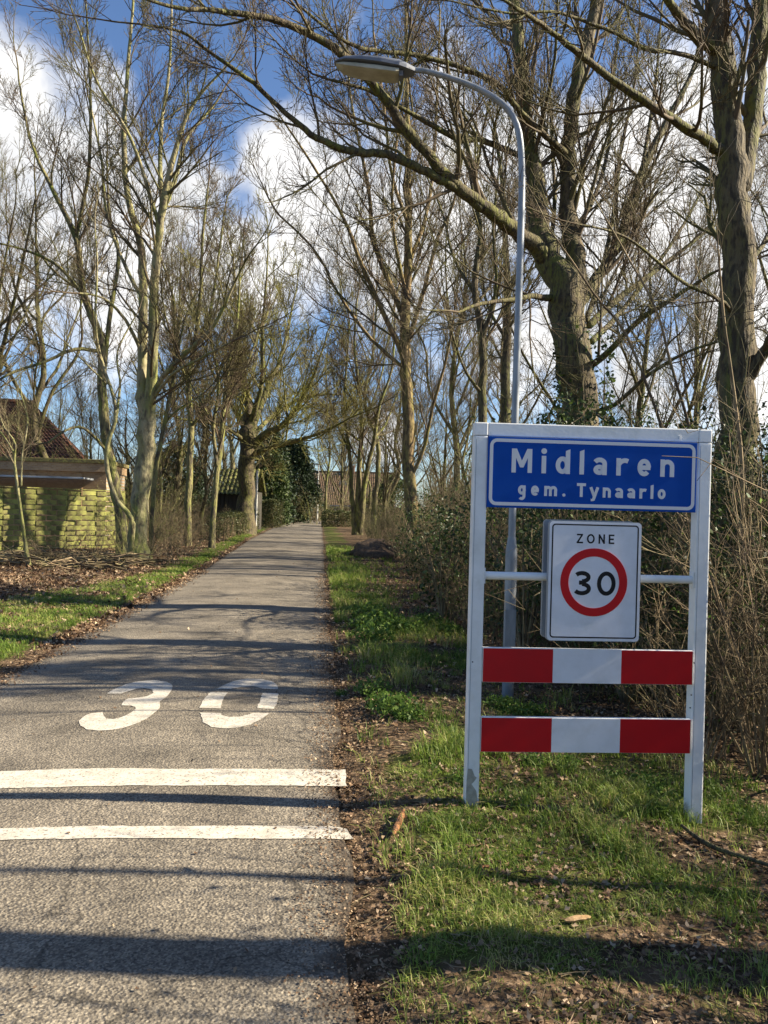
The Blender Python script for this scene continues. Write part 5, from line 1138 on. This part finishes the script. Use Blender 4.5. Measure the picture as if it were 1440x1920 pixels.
# earth mound beside the road
bm = bmesh.new(); bmesh.ops.create_icosphere(bm, subdivisions=4, radius=1)
for v in bm.verts:
    n = float(fbm(v.co.x*1.5+5, v.co.y*1.5+v.co.z, .5, 3)); v.co = Vector((v.co.x*1.0*(.8+.4*n), v.co.y*2.0, v.co.z*.5*(.6+.8*n)))
g = gp(712, 26.5); o = obj('earth_mound', bm, mat('dark_earth', (0.06,0.04,0.026), col2=(0.12,0.08,0.05), nscale=5, bump=1, bscale=14, bdist=.05), smooth=True); o.location = tuple(g); tag(o, 'low dark mound of earth and leaves right of the road', 'earth mound')
# three loose pieces of wood
def log(name, label, pa, pb, w, m_, sides=9, lift=.02, cat='wood'):
    a = ground_at(*pa); b = ground_at(*pb); a[2] = float(gz(a[0],a[1]))+lift; b[2] = float(gz(b[0],b[1]))+lift; c = (a+b)/2
    t = np.linspace(0,1,9)[:,None]; P = a+(b-a)*t+rng.normal(0,w*.12,(9,3)); V, Fc = lumpy(P-c, np.array([.3,.85,1,1,1,.95,.9,.8,.3])*w, sides, .12, 3.3)
    bm = bmesh.new(); vs = [bm.verts.new(v) for v in V]; [bm.faces.new([vs[i] for i in f]) for f in Fc]; bm.faces.new(vs[:sides]); bm.faces.new(vs[-sides:][::-1])
    o = obj(name, bm, m_, smooth=False); o.location = tuple(c); return tag(o, label, cat)
o = log('wood_stick', 'short orange brown piece of rotten wood on the verge by the road edge', (738,1578), (757,1534), .018, orange_wood, lift=.035)
log('wood_chip', 'pale split wood chip lying in the grass below the sign', (1060,1730), (1108,1720), .013, pale_wood, sides=5)
log('wood_chip', 'small reddish bark chip in the grass left of the sign posts', (898,1637), (918,1635), .008, orange_wood, sides=5)
def branch_on_ground(label, pts, r):
    P = [ground_at(*p) for p in pts]
    for p in P: p[2] = float(gz(p[0],p[1]))+.035
    c = P[0].copy(); P, rr = smooth_path(np.array(P)-c, r, 16); V, Fc = lumpy(P, rr, 7, .1, 2); o = mesh_np('fallen_branch', V, Fc, bark_dark, smooth=True); o.location = tuple(c); tag(o, label, 'branch')
branch_on_ground('dark fallen branch leading right from the foot of the right post', [(1278,1536),(1312,1560),(1350,1577),(1400,1590),(1470,1608)], [.008,.014,.014,.012,.01])
branch_on_ground('thin pale fallen twig at the foot of the left post', [(893,1518),(925,1514),(950,1517),(965,1522)], [.003,.004,.003,.002])

# ================================================================== FAR STREET FURNITURE
def pole(name, label, cat, px, Y, h, r, m_, head=None):
    g = gp(px, Y); t = thing(name, label, cat, tuple(g)); V, Fc = tubes([(np.array([[0,0,-.1],[0,0,h*.5],[0,0,h]]), np.array([r, r*.85, r*.6]))], 10); mesh_np('pole', V, Fc, m_, t, smooth=True)
    if head: head(t)
def lamp_head(t):
    bm = bmesh.new(); box(bm, -.55, .08, -.09, .09, 5.62, 5.74, .04); obj('lamp_head', bm, lamp_grey, t)
def disc(t):
    bm = bmesh.new(); prism(bm, rrect(-.42, .42, 1.75, 2.4, .05), -.05, -.03); o = obj('sign_plate', bm, sign_back, t)
pole('street_lamp', 'distant white street lamp at the end of the road', 'street lamp', 595, 75, 5.7, .085, white_paint, lamp_head)
pole('road_sign', 'distant grey backed road sign left of the road end', 'road sign', 538, 73, 2.4, .05, dark_wood, disc)
# whitish marker boards at the junction
for px, lab in ((566, 'small white marker post left of the far white lamp'),):
    pole('marker_post', lab, 'post', px, 83.4, 1.0, .07, white_paint, None)
